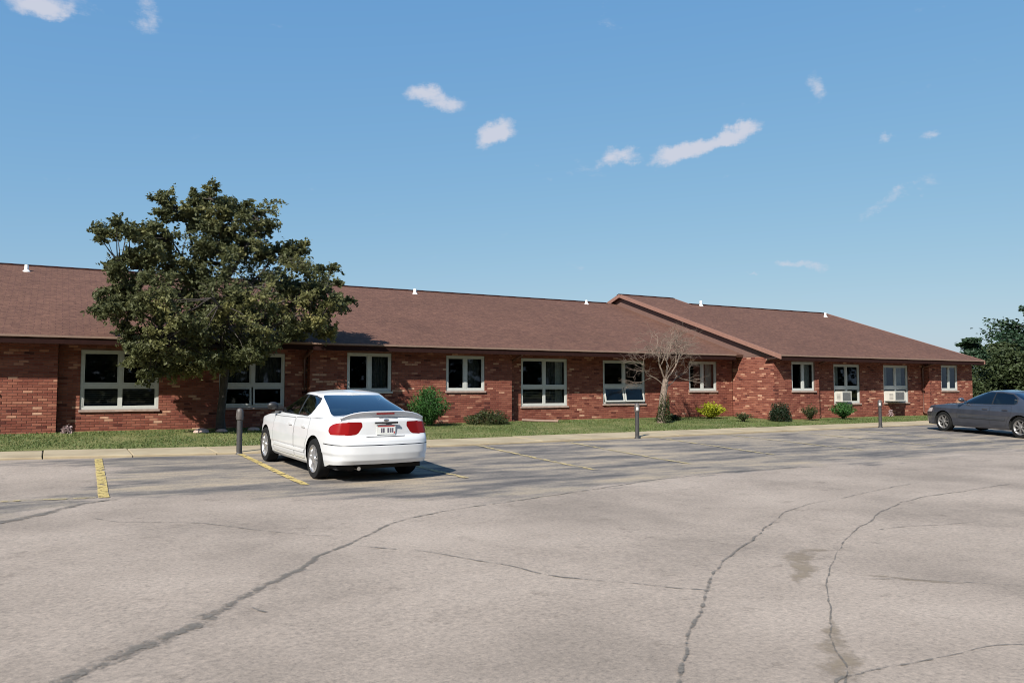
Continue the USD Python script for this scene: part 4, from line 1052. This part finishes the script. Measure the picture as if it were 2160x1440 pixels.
def split(V, F, s):
    """Cuts triangles at s = 0; V carries positions, normals and parameters. Returns (inside, outside), inside being s < 0."""
    neg = s < 0; cnt = neg[F].sum(1)
    ins, outs = [F[cnt == 3]], [F[cnt == 0]]
    Vn, extra, off = [V], {}, len(V)
    new = []
    def cut(i, j):
        nonlocal off
        key = (i, j) if i < j else (j, i)
        if key not in extra:
            a, b = key; t = s[a] / (s[a] - s[b]); new.append(V[a] + (V[b] - V[a]) * t); extra[key] = off; off += 1
        return extra[key]
    fi, fo = [], []
    for f in F[(cnt == 1) | (cnt == 2)]:
        nn = neg[f]
        k = int(np.argmax(nn)) if nn.sum() == 1 else int(np.argmin(nn))
        a, b, c = f[k], f[(k + 1) % 3], f[(k + 2) % 3]
        ab, ca = cut(a, b), cut(a, c)
        one, two = [(a, ab, ca)], [(ab, b, c), (ab, c, ca)]
        if nn.sum() == 1:
            fi += one; fo += two
        else:
            fo += one; fi += two
    V2 = np.vstack([V, new]) if new else V
    res = []
    for parts, ex in ((ins, fi), (outs, fo)):
        Fk = np.vstack(parts + ([np.array(ex)] if ex else []))
        u, inv = np.unique(Fk, return_inverse=True)
        res.append((V2[u], inv.reshape(-1, 3)))
    return res


def catmull(pts, n):
    from scipy.interpolate import PchipInterpolator, CubicSpline
    pts = np.asarray(pts, float); d = np.concatenate([[0], np.cumsum(np.linalg.norm(np.diff(pts, axis=0), axis=1))])
    s = np.linspace(0, d[-1], n)
    return np.stack([PchipInterpolator(d, pts[:, k])(s) for k in range(2)], 1), s


def surf(G):
    """A grid (rows, columns, 3+extras) to vertices with normals inserted after the position, and triangles."""
    nr, nc = G.shape[:2]; f = grid_faces(nr, nc); F = np.vstack([f[:, [0, 1, 2]], f[:, [0, 2, 3]]]); v = G.reshape(nr * nc, -1)
    p = v[:, :3]; fn = np.cross(p[F[:, 1]] - p[F[:, 0]], p[F[:, 2]] - p[F[:, 0]]); N_ = np.zeros_like(p)
    for k in range(3):
        np.add.at(N_, F[:, k], fn)
    N_ /= np.maximum(np.linalg.norm(N_, axis=1, keepdims=True), 1e-12)
    return np.hstack([p, N_, v[:, 3:]]), F


def put(name, VF, look, parent, flip=False):
    V, F = VF
    if len(F) == 0:
        return None
    return obj(name, (V[:, :3], F), look, parent, normals=V[:, 3:6])


def make_car(C, name, label, loc, rz, pitch=0.0):
    t = thing(name, label, 'car', loc, rz, group=None, rx=pitch)
    L_, W, paint = C['L'], C['W'] / 2, C['paint']
    half = [(0.0, 0.0), (0.015, 0.30 * W), (0.06, 0.62 * W), (0.15, 0.82 * W), (0.33, 0.93 * W), (0.75, 0.975 * W), (1.5, W), (2.4, W), (3.3, 0.99 * W), (L_ - 0.75, 0.955 * W), (L_ - 0.40, 0.86 * W), (L_ - 0.18, 0.66 * W), (L_ - 0.05, 0.36 * W), (L_, 0.0)]
    o, s = catmull(half, 190)
    tg = np.gradient(o, axis=0); tg /= np.linalg.norm(tg, axis=1, keepdims=True); nx, ny = -tg[:, 1], tg[:, 0]
    zt = np.interp(o[:, 0], *C['shoulder']); zb = np.interp(o[:, 0], *C['bottom'])
    rows = []
    tv = np.linspace(0, 1, 60)
    for q in tv:
        z = zb + (zt - zb) * q
        dr = np.interp(z, *C['rear']); df = np.interp(z, *C['front']); ds = np.interp(z, *C['side'])
        x = o[:, 0] + dr * np.maximum(0, -nx) ** 1.2 - df * np.maximum(0, nx) ** 1.2
        y = o[:, 1] - ds * np.maximum(0, ny)
        rows.append(np.stack([x, y, z, s, np.full_like(s, 0)], -1))
    body = np.array(rows)
    top = body[-1]
    cap = []
    for q in np.linspace(0, 1, 28):
        y = top[:, 1] * (1 - q); z = top[:, 2] + np.interp(top[:, 0], *C['crown']) * (1 - (1 - q) ** 2.2)
        x = top[:, 0] + 0.0 * q
        cap.append(np.stack([x, y, z, top[:, 3], np.full(len(y), 1 + q)], -1))
    full = np.concatenate([body, np.array(cap)[1:]], 0)
    V, F = surf(full)
    def mirror(V, F):
        M = V.copy(); M[:, 1] *= -1; M[:, 4] *= -1
        return M, F[:, ::-1]
    # greenhouse
    gb = C['glass_base']; gr_ = C['glass_roof']
    def outline(p, n=150):
        (xa, xb, y) = p
        pts = [(xa, 0.0), (xa + 0.015, 0.45 * y), (xa + 0.06, 0.75 * y), (xa + 0.17, 0.94 * y), (xa + 0.42, 0.995 * y), ((xa + xb) / 2, y), (xb - 0.55, 0.985 * y), (xb - 0.26, 0.90 * y), (xb - 0.12, 0.72 * y), (xb - 0.03, 0.42 * y), (xb, 0.0)]
        return catmull(pts, n)
    ob, sb = outline(gb); orf, sr_ = outline(gr_)
    zbase = np.interp(ob[:, 0], *C['shoulder']) - 0.03
    zroof = np.interp(orf[:, 0], *C['roof_edge'])
    rows = []
    for q in np.linspace(0, 1, 46):
        gq = 0.93 * q ** 1.12 + 0.07 * q ** 5
        pxy = ob + (orf - ob) * gq
        z = zbase + (zroof - zbase) * (1 - (1 - q) ** 1.06)
        rows.append(np.stack([pxy[:, 0], pxy[:, 1], z, sb, np.full(len(z), 10 + q)], -1))
    top = rows[-1]
    for q in np.linspace(0, 1, 22)[1:]:
        z = top[:, 2] + np.interp(top[:, 0], *C['roof_crown']) * (1 - (1 - q) ** 2.4)
        rows.append(np.stack([top[:, 0], top[:, 1] * (1 - q), z, sb, np.full(len(z), 11 + q)], -1))
    GV, GF = surf(np.array(rows))
    both = []
    for S in (1, -1):
        v, f = (V, F) if S == 1 else mirror(V, F)
        gv, gf = (GV, GF) if S == 1 else mirror(GV, GF)
        both.append((v, f, gv, gf))
    # orientation: normals must point outward
    ctr = V[np.argmax(V[:, 1])]
    flip = ctr[4] < 0
    paintV, paintF, n0 = [], [], 0
    parts = {}
    def keep(nm, VF):
        parts.setdefault(nm, []).append(VF)
    for S, (v, f, gv, gf) in zip((1, -1), both):
        if flip:
            v = v.copy(); v[:, 3:6] *= -1; f = f[:, ::-1]; gv = gv.copy(); gv[:, 3:6] *= -1; gf = gf[:, ::-1]
        side = lambda q: np.abs(q[:, 1])
        cur = (v, f)
        # wheel openings
        for ax in C['axles']:
            d = np.maximum(np.hypot(cur[0][:, 0] - ax, cur[0][:, 2] - C['wheel_r']) - C['arch_r'], 0.45 - side(cur[0]))
            _, cur = split(*cur, d)
        # body below the cabin is open
        vq = cur[0]
        d = np.maximum(poly_sdf(vq[:, [0, 1]] * [1, S], np.vstack([ob + [0.0, -0.05], [(ob[-1, 0], -0.2), (ob[0, 0], -0.2)]])), 0.99 - vq[:, 7])
        _, cur = split(*cur, d)
        # lamps
        for nm, poly in C['tail_lamps'].items():
            d = np.maximum(poly_sdf(cur[0][:, [6, 2]], rounded(poly, 0.012 if 'rev' in nm else 0.03)), cur[0][:, 0] - 1.0)
            a, cur = split(*cur, d); keep(nm, a)
        for nm, poly in C['head_lamps'].items():
            q = cur[0]
            d = np.maximum(poly_sdf(np.stack([s[-1] - q[:, 6], q[:, 2]], 1), rounded(poly, 0.02)), L_ - 1.0 - q[:, 0])
            a, cur = split(*cur, d); keep(nm, a)
        # shut lines round the doors, then the doors
        for nm, poly in C['doors'].items():
            rp = rounded(poly, 0.03)
            q = cur[0]; ds_ = np.maximum(poly_sdf(q[:, [0, 2]], rp), np.maximum(0.5 - side(q), q[:, 7] - 0.9))
            a, cur = split(*cur, ds_)
            d2 = poly_sdf(a[0][:, [0, 2]], rp) + C.get('gap', 0.009)
            dr_, gap = split(*a, d2)
            keep(nm, dr_); keep('door_seam', gap)
        # bumper seams
        for zc, lim in C['seams']:
            q = cur[0]; d = np.maximum(np.abs(q[:, 2] - zc) - 0.008, np.maximum(q[:, 0] - lim if lim < 2 else lim - q[:, 0], q[:, 7] - 0.5))
            a, cur = split(*cur, d); keep('bumper_seam', a)
        if 'boot' in C:
            q = cur[0]; d = np.abs(poly_sdf(np.stack([q[:, 6], q[:, 2]], 1), C['boot'])) - 0.006
            d = np.maximum(d, np.maximum(q[:, 0] - 0.8, q[:, 7] - 0.9)); a, cur = split(*cur, d); keep('boot_seam', a)
        keep('body', cur)
        # glass
        cur = (gv, gf)
        q = cur[0]; d = np.maximum(poly_sdf(q[:, [0, 2]], rounded(C['dlo'], 0.03)), np.maximum(0.40 - side(q), q[:, 7] - 11.02))
        dlo, cur = split(*cur, d)
        for nm, poly in C['side_glass'].items():
            a, dlo = split(*dlo, poly_sdf(dlo[0][:, [0, 2]], rounded(poly, 0.02))); keep(nm, a)
        keep('window_trim', dlo)
        q = cur[0]; d = np.maximum(poly_sdf(np.stack([side(q), q[:, 2]], 1), C['rear_glass']), np.maximum(q[:, 0] - gr_[0] - 0.25, q[:, 7] - 11.3))
        a, cur = split(*cur, d); keep('rear_window', a)
        q = cur[0]; d = np.maximum(poly_sdf(np.stack([side(q), q[:, 2]], 1), C['wind_glass']), np.maximum(gr_[1] - 0.25 - q[:, 0], q[:, 7] - 11.3))
        a, cur = split(*cur, d); keep('windscreen', a)
        keep('body', cur)
    looks = {'window_trim': 'black_plastic', 'rear_window': 'car_rear_glass', 'windscreen': 'car_glass', 'door_seam': 'black_plastic', 'bumper_seam': 'black_plastic', 'boot_seam': 'black_plastic'}
    def merge(lst):
        vs, fs, k = [], [], 0
        for v, f in lst:
            vs.append(v); fs.append(f + k); k += len(v)
        return np.vstack(vs), np.vstack(fs)
    body_prim = put('body', merge(parts.pop('body')), paint, t)
    for nm, lst in parts.items():
        one = nm in ('rear_window', 'windscreen', 'boot_seam')
        for item in ([merge(lst)] if one else lst):
            base = nm.rstrip('0123456789')
            lk = looks.get(nm) or ('car_glass' if 'window' in nm else paint if 'door' in nm else 'lamp_dark_red' if 'inner' in nm else 'lamp_red' if 'tail' in nm else 'lamp_clear')
            put({'inner_tail_lamp': 'tail_lamp'}.get(base, base), item, lk, t)
    R, wr = C['arch_r'], C['wheel_r']
    # underbody, arch liners, cabin
    ub = MB().box(0.35, L_ - 0.4, -W * 0.82, W * 0.82, 0.20, 0.26)
    ub.box(0.22, 0.5, -W * 0.66, W * 0.66, C['bottom'][1][0] + 0.01, C['bottom'][1][0] + 0.05)
    for ax in C['axles']:
        for S in (-1, 1):
            a = np.linspace(-0.2, math.pi + 0.2, 20); y0, y1 = S * 0.42, S * (W - 0.045)
            v = np.vstack([np.stack([ax + np.cos(a) * R * 1.02, np.full(20, y), wr + np.sin(a) * R * 1.02], 1) for y in (y0, y1)])
            ub.add(v, [(i, i + 1, 21 + i, 20 + i) for i in range(19)])
            ub.add(np.vstack([v[:20], [(ax, y0, wr)]]), [(i, i + 1, 20) for i in range(19)])
    obj('underbody', ub, 'underbody', t)
    zs = C['shoulder'][1][1]
    x0, x1, yb = gb[0] + 0.12, gb[1] - 0.12, gb[2] - 0.06
    cb = MB().box(x0, x1, -yb, yb, 0.42, 0.46); cb.box(x0, x0 + 0.45, -yb, yb, zs - 0.09, zs - 0.045); cb.box(x1 - 0.55, x1, -yb, yb, zs - 0.10, zs - 0.04)
    for S in (-1, 1):
        cb.box(x0, x1, S * yb - 0.01, S * yb + 0.01, 0.46, zs - 0.06)
    obj('cabin', cb, 'seat_cloth', t)
    for (sx, sy, w_) in ((x0 + 0.55, 0, yb * 0.95), (x0 + 1.45, 0.36, 0.24), (x0 + 1.45, -0.36, 0.24)):
        sm = trimesh.creation.box((0.16, w_ * 2, 0.62)); sm.apply_transform(trimesh.transformations.rotation_matrix(rad(-14), (0, 1, 0))); sm.apply_translation((sx, sy, 0.78))
        mbx = MB().tm(sm)
        for hy in ((-0.4, 0.4) if sy == 0 else (sy,)):
            hs = trimesh.creation.icosphere(2, 0.5); hs.apply_scale((0.11, 0.24, 0.15)); hs.apply_translation((sx - 0.09, hy, 1.03 if sy == 0 else 1.13)); mbx.tm(hs)
        obj('seat', mbx, 'seat_cloth', t, smooth=40)
    # wheels
    for i, ax in enumerate(C['axles']):
        for S in (1, -1):
            yc = S * (C['track'] / 2)
            ty_ = MB().lathe([(wr * 0.66, -0.095), (wr * 0.80, -0.105), (wr * 0.95, -0.098), (wr, -0.075), (wr, 0.075), (wr * 0.95, 0.098), (wr * 0.80, 0.105), (wr * 0.66, 0.095)], (ax, yc, wr), 'y', 40)
            wheel = obj('wheel', ty_, 'black_rubber', t, smooth=35)
            rm = MB().lathe([(wr * 0.66, 0.098), (wr * 0.69, 0.100), (wr * 0.665, 0.085), (wr * 0.60, 0.06), (wr * 0.58, -0.06), (0.02, -0.06)], (0, 0, 0), 'y', 40)
            if C['spokes']:
                for k in range(C['spokes']):
                    a = k * 2 * math.pi / C['spokes'] + 0.3
                    c_, s_ = math.cos(a), math.sin(a)
                    for sgn in ((-1, 1) if C['spokes'] < 6 else (0,)):
                        w0, w1 = (0.030, 0.026)
                        offi = sgn * 0.020
                        pts_ = []
                        for (rr_, ww, oo, yy) in ((0.045, w0, offi * 0.5, 0.082), (wr * 0.64, w1, offi * 2.2, 0.088)):
                            for e in (-1, 1):
                                px, pz = rr_, oo + e * ww * 0.5
                                pts_.append((px * c_ - pz * s_, yy, px * s_ + pz * c_))
                        P_ = np.array(pts_); Q_ = P_ - [0, 0.05, 0]
                        rm.add(np.vstack([P_, Q_]), [(0, 1, 3, 2), (4, 6, 7, 5), (0, 4, 5, 1), (2, 3, 7, 6), (0, 2, 6, 4), (1, 5, 7, 3)])
                rm.lathe([(0.0, 0.094), (0.05, 0.092), (0.058, 0.08), (0.058, 0.03)], (0, 0, 0), 'y', 18)
            else:
                rm.lathe([(0.0, 0.098), (0.06, 0.096), (0.075, 0.085), (wr * 0.40, 0.070), (wr * 0.58, 0.085), (wr * 0.665, 0.088)], (0, 0, 0), 'y', 28)
            for arr in rm.v:
                if S < 0:
                    arr[:, 1] *= -1
                arr += [ax, yc, wr]
            obj('rim', rm, C['rim'], wheel, smooth=35)
    # mirrors, handles, side mouldings
    for S in (1, -1):
        mm = trimesh.creation.icosphere(2, 0.5); mm.apply_scale((0.13, 0.20, 0.135)); mm.apply_translation((gb[1] - 0.52, S * (W + 0.035), zs + 0.075))
        obj('mirror', MB().tm(mm).box(gb[1] - 0.55, gb[1] - 0.49, min(S * (W - 0.16), S * W), max(S * (W - 0.16), S * W), zs + 0.01, zs + 0.06), C['mirror'], t, smooth=40)
        for hx in C['handles']:
            yy = W - np.interp(C['handle_z'], *C['side']) * 1.0
            obj('door_handle', MB().box(hx - 0.085, hx + 0.085, min(S * (yy - 0.03), S * (yy + 0.022)), max(S * (yy - 0.03), S * (yy + 0.022)), C['handle_z'] - 0.014, C['handle_z'] + 0.016), C['handle'], t)
        a, b, mz, mh = C['moulding']
        yy = W - np.interp(mz, *C['side'])
        xx = np.linspace(a, b, 14)
        mb = MB(); yo = np.interp(xx, o[:, 0], o[:, 1]) - np.interp(mz, *C['side'])
        for i in range(13):
            v = []
            for (x_, y_) in ((xx[i], yo[i]), (xx[i + 1], yo[i + 1])):
                v += [(x_, S * (y_ - 0.01), mz - mh), (x_, S * (y_ + 0.013), mz - mh * 0.75), (x_, S * (y_ + 0.013), mz + mh * 0.75), (x_, S * (y_ - 0.01), mz + mh)]
            mb.add(v, [(0, 4, 5, 1), (1, 5, 6, 2), (2, 6, 7, 3)] if S < 0 else [(1, 5, 4, 0), (2, 6, 5, 1), (3, 7, 6, 2)])
        obj('side_moulding', mb, C['mould_look'], t)
    # rear plate in its recess, boot lip, exhaust
    px = np.interp(0.82, *C['rear']) - 0.012
    pl = obj('number_plate', MB().box(px - 0.008, px, -0.155, 0.155, 0.745, 0.895), 'plate_white', t)
    mk = MB(); 
    for k in range(6):
        if k != 3:
            mk.box(px - 0.0105, px - 0.009, -0.12 + k * 0.037, -0.12 + k * 0.037 + (0.022 if k % 2 else 0.027), 0.775, 0.845)
    obj('plate_mark', mk, 'plate_mark', pl)
    obj('plate_band', MB().box(px - 0.0105, px - 0.009, -0.14, 0.14, 0.866, 0.886).box(px - 0.0105, px - 0.009, -0.148, -0.128, 0.76, 0.79), 'plate_red', pl)
    if C.get('lip'):
        n_ = 24; yy = np.linspace(-W * 0.80, W * 0.80, n_); bow = 0.10 * (np.abs(yy) / (W * 0.8)) ** 2.5
        zt_ = C['shoulder'][1][0]
        mb = MB()
        prof = [(0.30, 0.012), (0.20, 0.055), (0.15, 0.075), (0.135, 0.066), (0.16, 0.02), (0.19, -0.02)]
        v = np.vstack([np.stack([np.full(n_, p_[0]) + bow, yy, np.full(n_, zt_ + 0.01 + p_[1]) - 0.10 * (np.abs(yy) / (W * 0.8)) ** 4], 1) for p_ in prof])
        f = [(r_ * n_ + i, r_ * n_ + i + 1, (r_ + 1) * n_ + i + 1, (r_ + 1) * n_ + i) for r_ in range(len(prof) - 1) for i in range(n_ - 1)]
        obj('boot_lip', (v, np.array(f)[:, ::-1]), paint, t, smooth=40)
        obj('high_brake_lamp', MB().box(0.142, 0.150, -0.15, 0.15, zt_ + 0.035, zt_ + 0.058), 'lamp_dark_red', t)
        em = trimesh.creation.icosphere(2, 1.0); em.apply_scale((0.008, 0.05, 0.022)); em.apply_translation((px - 0.008, 0, 0.965)); obj('emblem', em, 'chrome', t, smooth=True)
        obj('plate_garnish', MB().box(px - 0.03, px, -0.19, 0.19, 0.912, 0.94), 'black_plastic', t)
        obj('exhaust_pipe', MB().tube([(0.7, 0.42, 0.24), (0.16, 0.42, 0.23)], 0.03, 10), 'chrome', t, smooth=40)
        obj('silencer', MB().tube([(1.1, 0.45, 0.25), (0.45, 0.45, 0.25)], 0.09, 12), 'underbody', t, smooth=40)
        obj('mud_flap', MB().box(0.62, 0.64, -W + 0.02, -W + 0.24, 0.16, 0.36), 'black_rubber', t)
    return t


alero = dict(
    L=4.72, W=1.73, paint='white_car_paint', axles=(1.02, 3.74), wheel_r=0.318, arch_r=0.375, track=1.50, spokes=5, rim='rim_alloy', mirror='black_plastic',
    shoulder=([0.0, 0.9, 1.6, 3.0, 3.6, 4.2, 4.72], [1.02, 1.00, 0.965, 0.93, 0.90, 0.80, 0.66]),
    bottom=([0.0, 0.45, 0.75, 4.1, 4.4, 4.72], [0.30, 0.28, 0.20, 0.19, 0.22, 0.24]),
    rear=([0.2, 0.30, 0.36, 0.46, 0.585, 0.60, 0.66, 0.70, 0.73, 0.95, 1.02], [0.13, 0.07, 0.02, 0.0, 0.005, 0.02, 0.035, 0.07, 0.12, 0.15, 0.20]),
    front=([0.2, 0.3, 0.45, 0.55, 0.62, 0.70, 0.8], [0.14, 0.05, 0.0, 0.02, 0.10, 0.25, 0.3]),
    side=([0.18, 0.24, 0.34, 0.42, 0.46, 0.62, 0.78, 0.90, 1.02], [0.10, 0.045, 0.02, 0.018, 0.004, 0.0, 0.012, 0.045, 0.10]),
    crown=([0.0, 0.25, 0.8, 3.5, 4.2, 4.72], [0.0, 0.03, 0.03, 0.06, 0.06, 0.02]),
    glass_base=(0.56, 3.62, 0.80), glass_roof=(1.52, 2.52, 0.575), roof_edge=([1.4, 1.9, 2.6], [1.315, 1.345, 1.325]), roof_crown=([1.4, 1.9, 2.6], [0.025, 0.045, 0.03]),
    dlo=[(1.50, 0.968), (1.38, 1.01), (1.325, 1.09), (1.35, 1.19), (1.46, 1.262), (1.66, 1.302), (1.95, 1.315), (2.35, 1.308), (2.63, 1.268), (2.96, 1.12), (3.34, 0.955)],
    side_glass={'side_window1': [(1.50, 0.985), (1.40, 1.025), (1.345, 1.09), (1.37, 1.18), (1.475, 1.247), (1.67, 1.286), (1.93, 1.298), (1.955, 0.975)], 'side_window2': [(2.01, 0.975), (1.985, 1.299), (2.35, 1.292), (2.62, 1.252), (2.94, 1.11), (3.26, 0.972)]},
    rear_glass=np.array([(-0.2, 1.005), (0.60, 1.005), (0.655, 1.02), (0.645, 1.06), (0.52, 1.29), (0.49, 1.308), (-0.2, 1.318)]),
    wind_glass=np.array([(-0.2, 0.93), (0.68, 0.95), (0.55, 1.26), (0.5, 1.29), (-0.2, 1.31)]),
    tail_lamps={'tail_lamp1': [(0.60, 0.742), (0.58, 0.935), (0.80, 0.93), (0.97, 0.905), (1.07, 0.86), (1.08, 0.795), (0.98, 0.742)], 'inner_tail_lamp1': [(0.385, 0.94), (0.375, 0.87), (0.435, 0.775), (0.48, 0.745), (0.66, 0.73), (0.64, 0.945), (0.579, 0.94)]},
    head_lamps={'head_lamp1': [(0.55, 0.58), (0.55, 0.69), (1.15, 0.76), (1.15, 0.66)]},
    doors={'front_door': [(2.02, 0.27), (2.02, 0.925), (3.18, 0.90), (3.24, 0.62), (3.22, 0.27)], 'rear_door': [(1.42, 0.50), (1.30, 0.66), (1.28, 0.80), (1.30, 0.955), (2.005, 0.93), (2.005, 0.27), (1.48, 0.27)]},
    seams=[(0.592, 0.62), (0.50, 4.35)], boot=np.array([(-0.3, 0.715), (0.33, 0.715), (0.33, 1.4), (-0.3, 1.4)]),
    handles=(2.20, 1.52), handle_z=0.80, handle='white_car_paint', moulding=(1.46, 3.2, 0.40, 0.030), mould_look='white_car_paint', lip=True)
h = 3.0
make_car(alero, 'parked_car', 'white four-door car parked nose-in, rear toward the viewer', (4.47 + 1.02 * math.sin(rad(h)), 12.72 - 1.02 * math.cos(rad(h)), 0.074), 90 + h, -1.45)

sedan = dict(
    L=4.80, W=1.74, paint='blue_grey_car_paint', axles=(0.98, 3.70), wheel_r=0.305, arch_r=0.355, track=1.47, spokes=7, rim='rim_steel', mirror='blue_grey_car_paint',
    shoulder=([0.0, 0.9, 1.6, 3.0, 3.6, 4.3, 4.80], [0.95, 0.95, 0.91, 0.885, 0.86, 0.79, 0.66]),
    bottom=([0.0, 0.45, 0.75, 4.1, 4.4, 4.80], [0.30, 0.27, 0.20, 0.19, 0.20, 0.22]),
    rear=([0.2, 0.32, 0.46, 0.585, 0.60, 0.64, 0.95], [0.10, 0.03, 0.0, 0.01, 0.05, 0.08, 0.16]),
    front=([0.2, 0.3, 0.45, 0.55, 0.60, 0.68, 0.8], [0.10, 0.03, 0.0, 0.015, 0.05, 0.14, 0.3]),
    side=([0.18, 0.24, 0.34, 0.45, 0.60, 0.74, 0.84, 0.95], [0.10, 0.05, 0.025, 0.01, 0.0, 0.02, 0.05, 0.11]),
    crown=([0.0, 0.25, 0.8, 3.5, 4.3, 4.80], [0.0, 0.03, 0.03, 0.05, 0.05, 0.02]),
    glass_base=(0.60, 3.45, 0.765), glass_roof=(1.42, 2.45, 0.56), roof_edge=([1.3, 1.9, 2.6], [1.285, 1.318, 1.295]), roof_crown=([1.3, 1.9, 2.6], [0.025, 0.04, 0.03]),
    dlo=[(1.22, 0.935), (1.13, 0.985), (1.19, 1.125), (1.41, 1.25), (1.70, 1.284), (2.34, 1.287), (2.57, 1.237), (2.87, 1.09), (3.16, 0.90)],
    side_glass={'side_window1': [(1.23, 0.955), (1.165, 1.00), (1.225, 1.12), (1.42, 1.235), (1.70, 1.268), (1.92, 1.272), (1.94, 0.935)], 'side_window2': [(1.985, 0.93), (1.965, 1.273), (2.33, 1.272), (2.55, 1.225), (2.85, 1.08), (3.10, 0.92)]},
    rear_glass=np.array([(-0.2, 0.98), (0.60, 0.98), (0.64, 1.02), (0.50, 1.26), (-0.2, 1.29)]), wind_glass=np.array([(-0.2, 0.90), (0.66, 0.92), (0.53, 1.23), (0.48, 1.26), (-0.2, 1.28)]),
    tail_lamps={'tail_lamp1': [(0.40, 0.70), (0.40, 0.90), (0.95, 0.88), (1.02, 0.72)]}, head_lamps={'head_lamp1': [(0.48, 0.57), (0.48, 0.68), (1.12, 0.73), (1.12, 0.61)]},
    doors={'front_door': [(1.98, 0.28), (1.98, 0.875), (3.08, 0.85), (3.16, 0.60), (3.14, 0.28)], 'rear_door': [(1.38, 0.48), (1.26, 0.64), (1.24, 0.78), (1.26, 0.90), (1.965, 0.88), (1.965, 0.28), (1.44, 0.28)]},
    seams=[(0.592, 0.62), (0.56, 4.2)], handles=(2.14, 1.46), handle_z=0.775, handle='blue_grey_car_paint', moulding=(1.44, 3.1, 0.50, 0.032), mould_look='blue_grey_car_paint')
hd = math.degrees(math.atan2(15.35 - 12.64, 24.66 - 24.03))
rd = rad(hd)
lc = np.array([24.03 + 0.86 * math.sin(rd), 12.64 - 0.86 * math.cos(rd)]) - 0.98 * np.array([math.cos(rd), math.sin(rd)])
make_car(sedan, 'parked_car', 'dark blue-grey sedan cut off by the right edge of the picture', (lc[0], lc[1], 0.075), hd, -1.4)
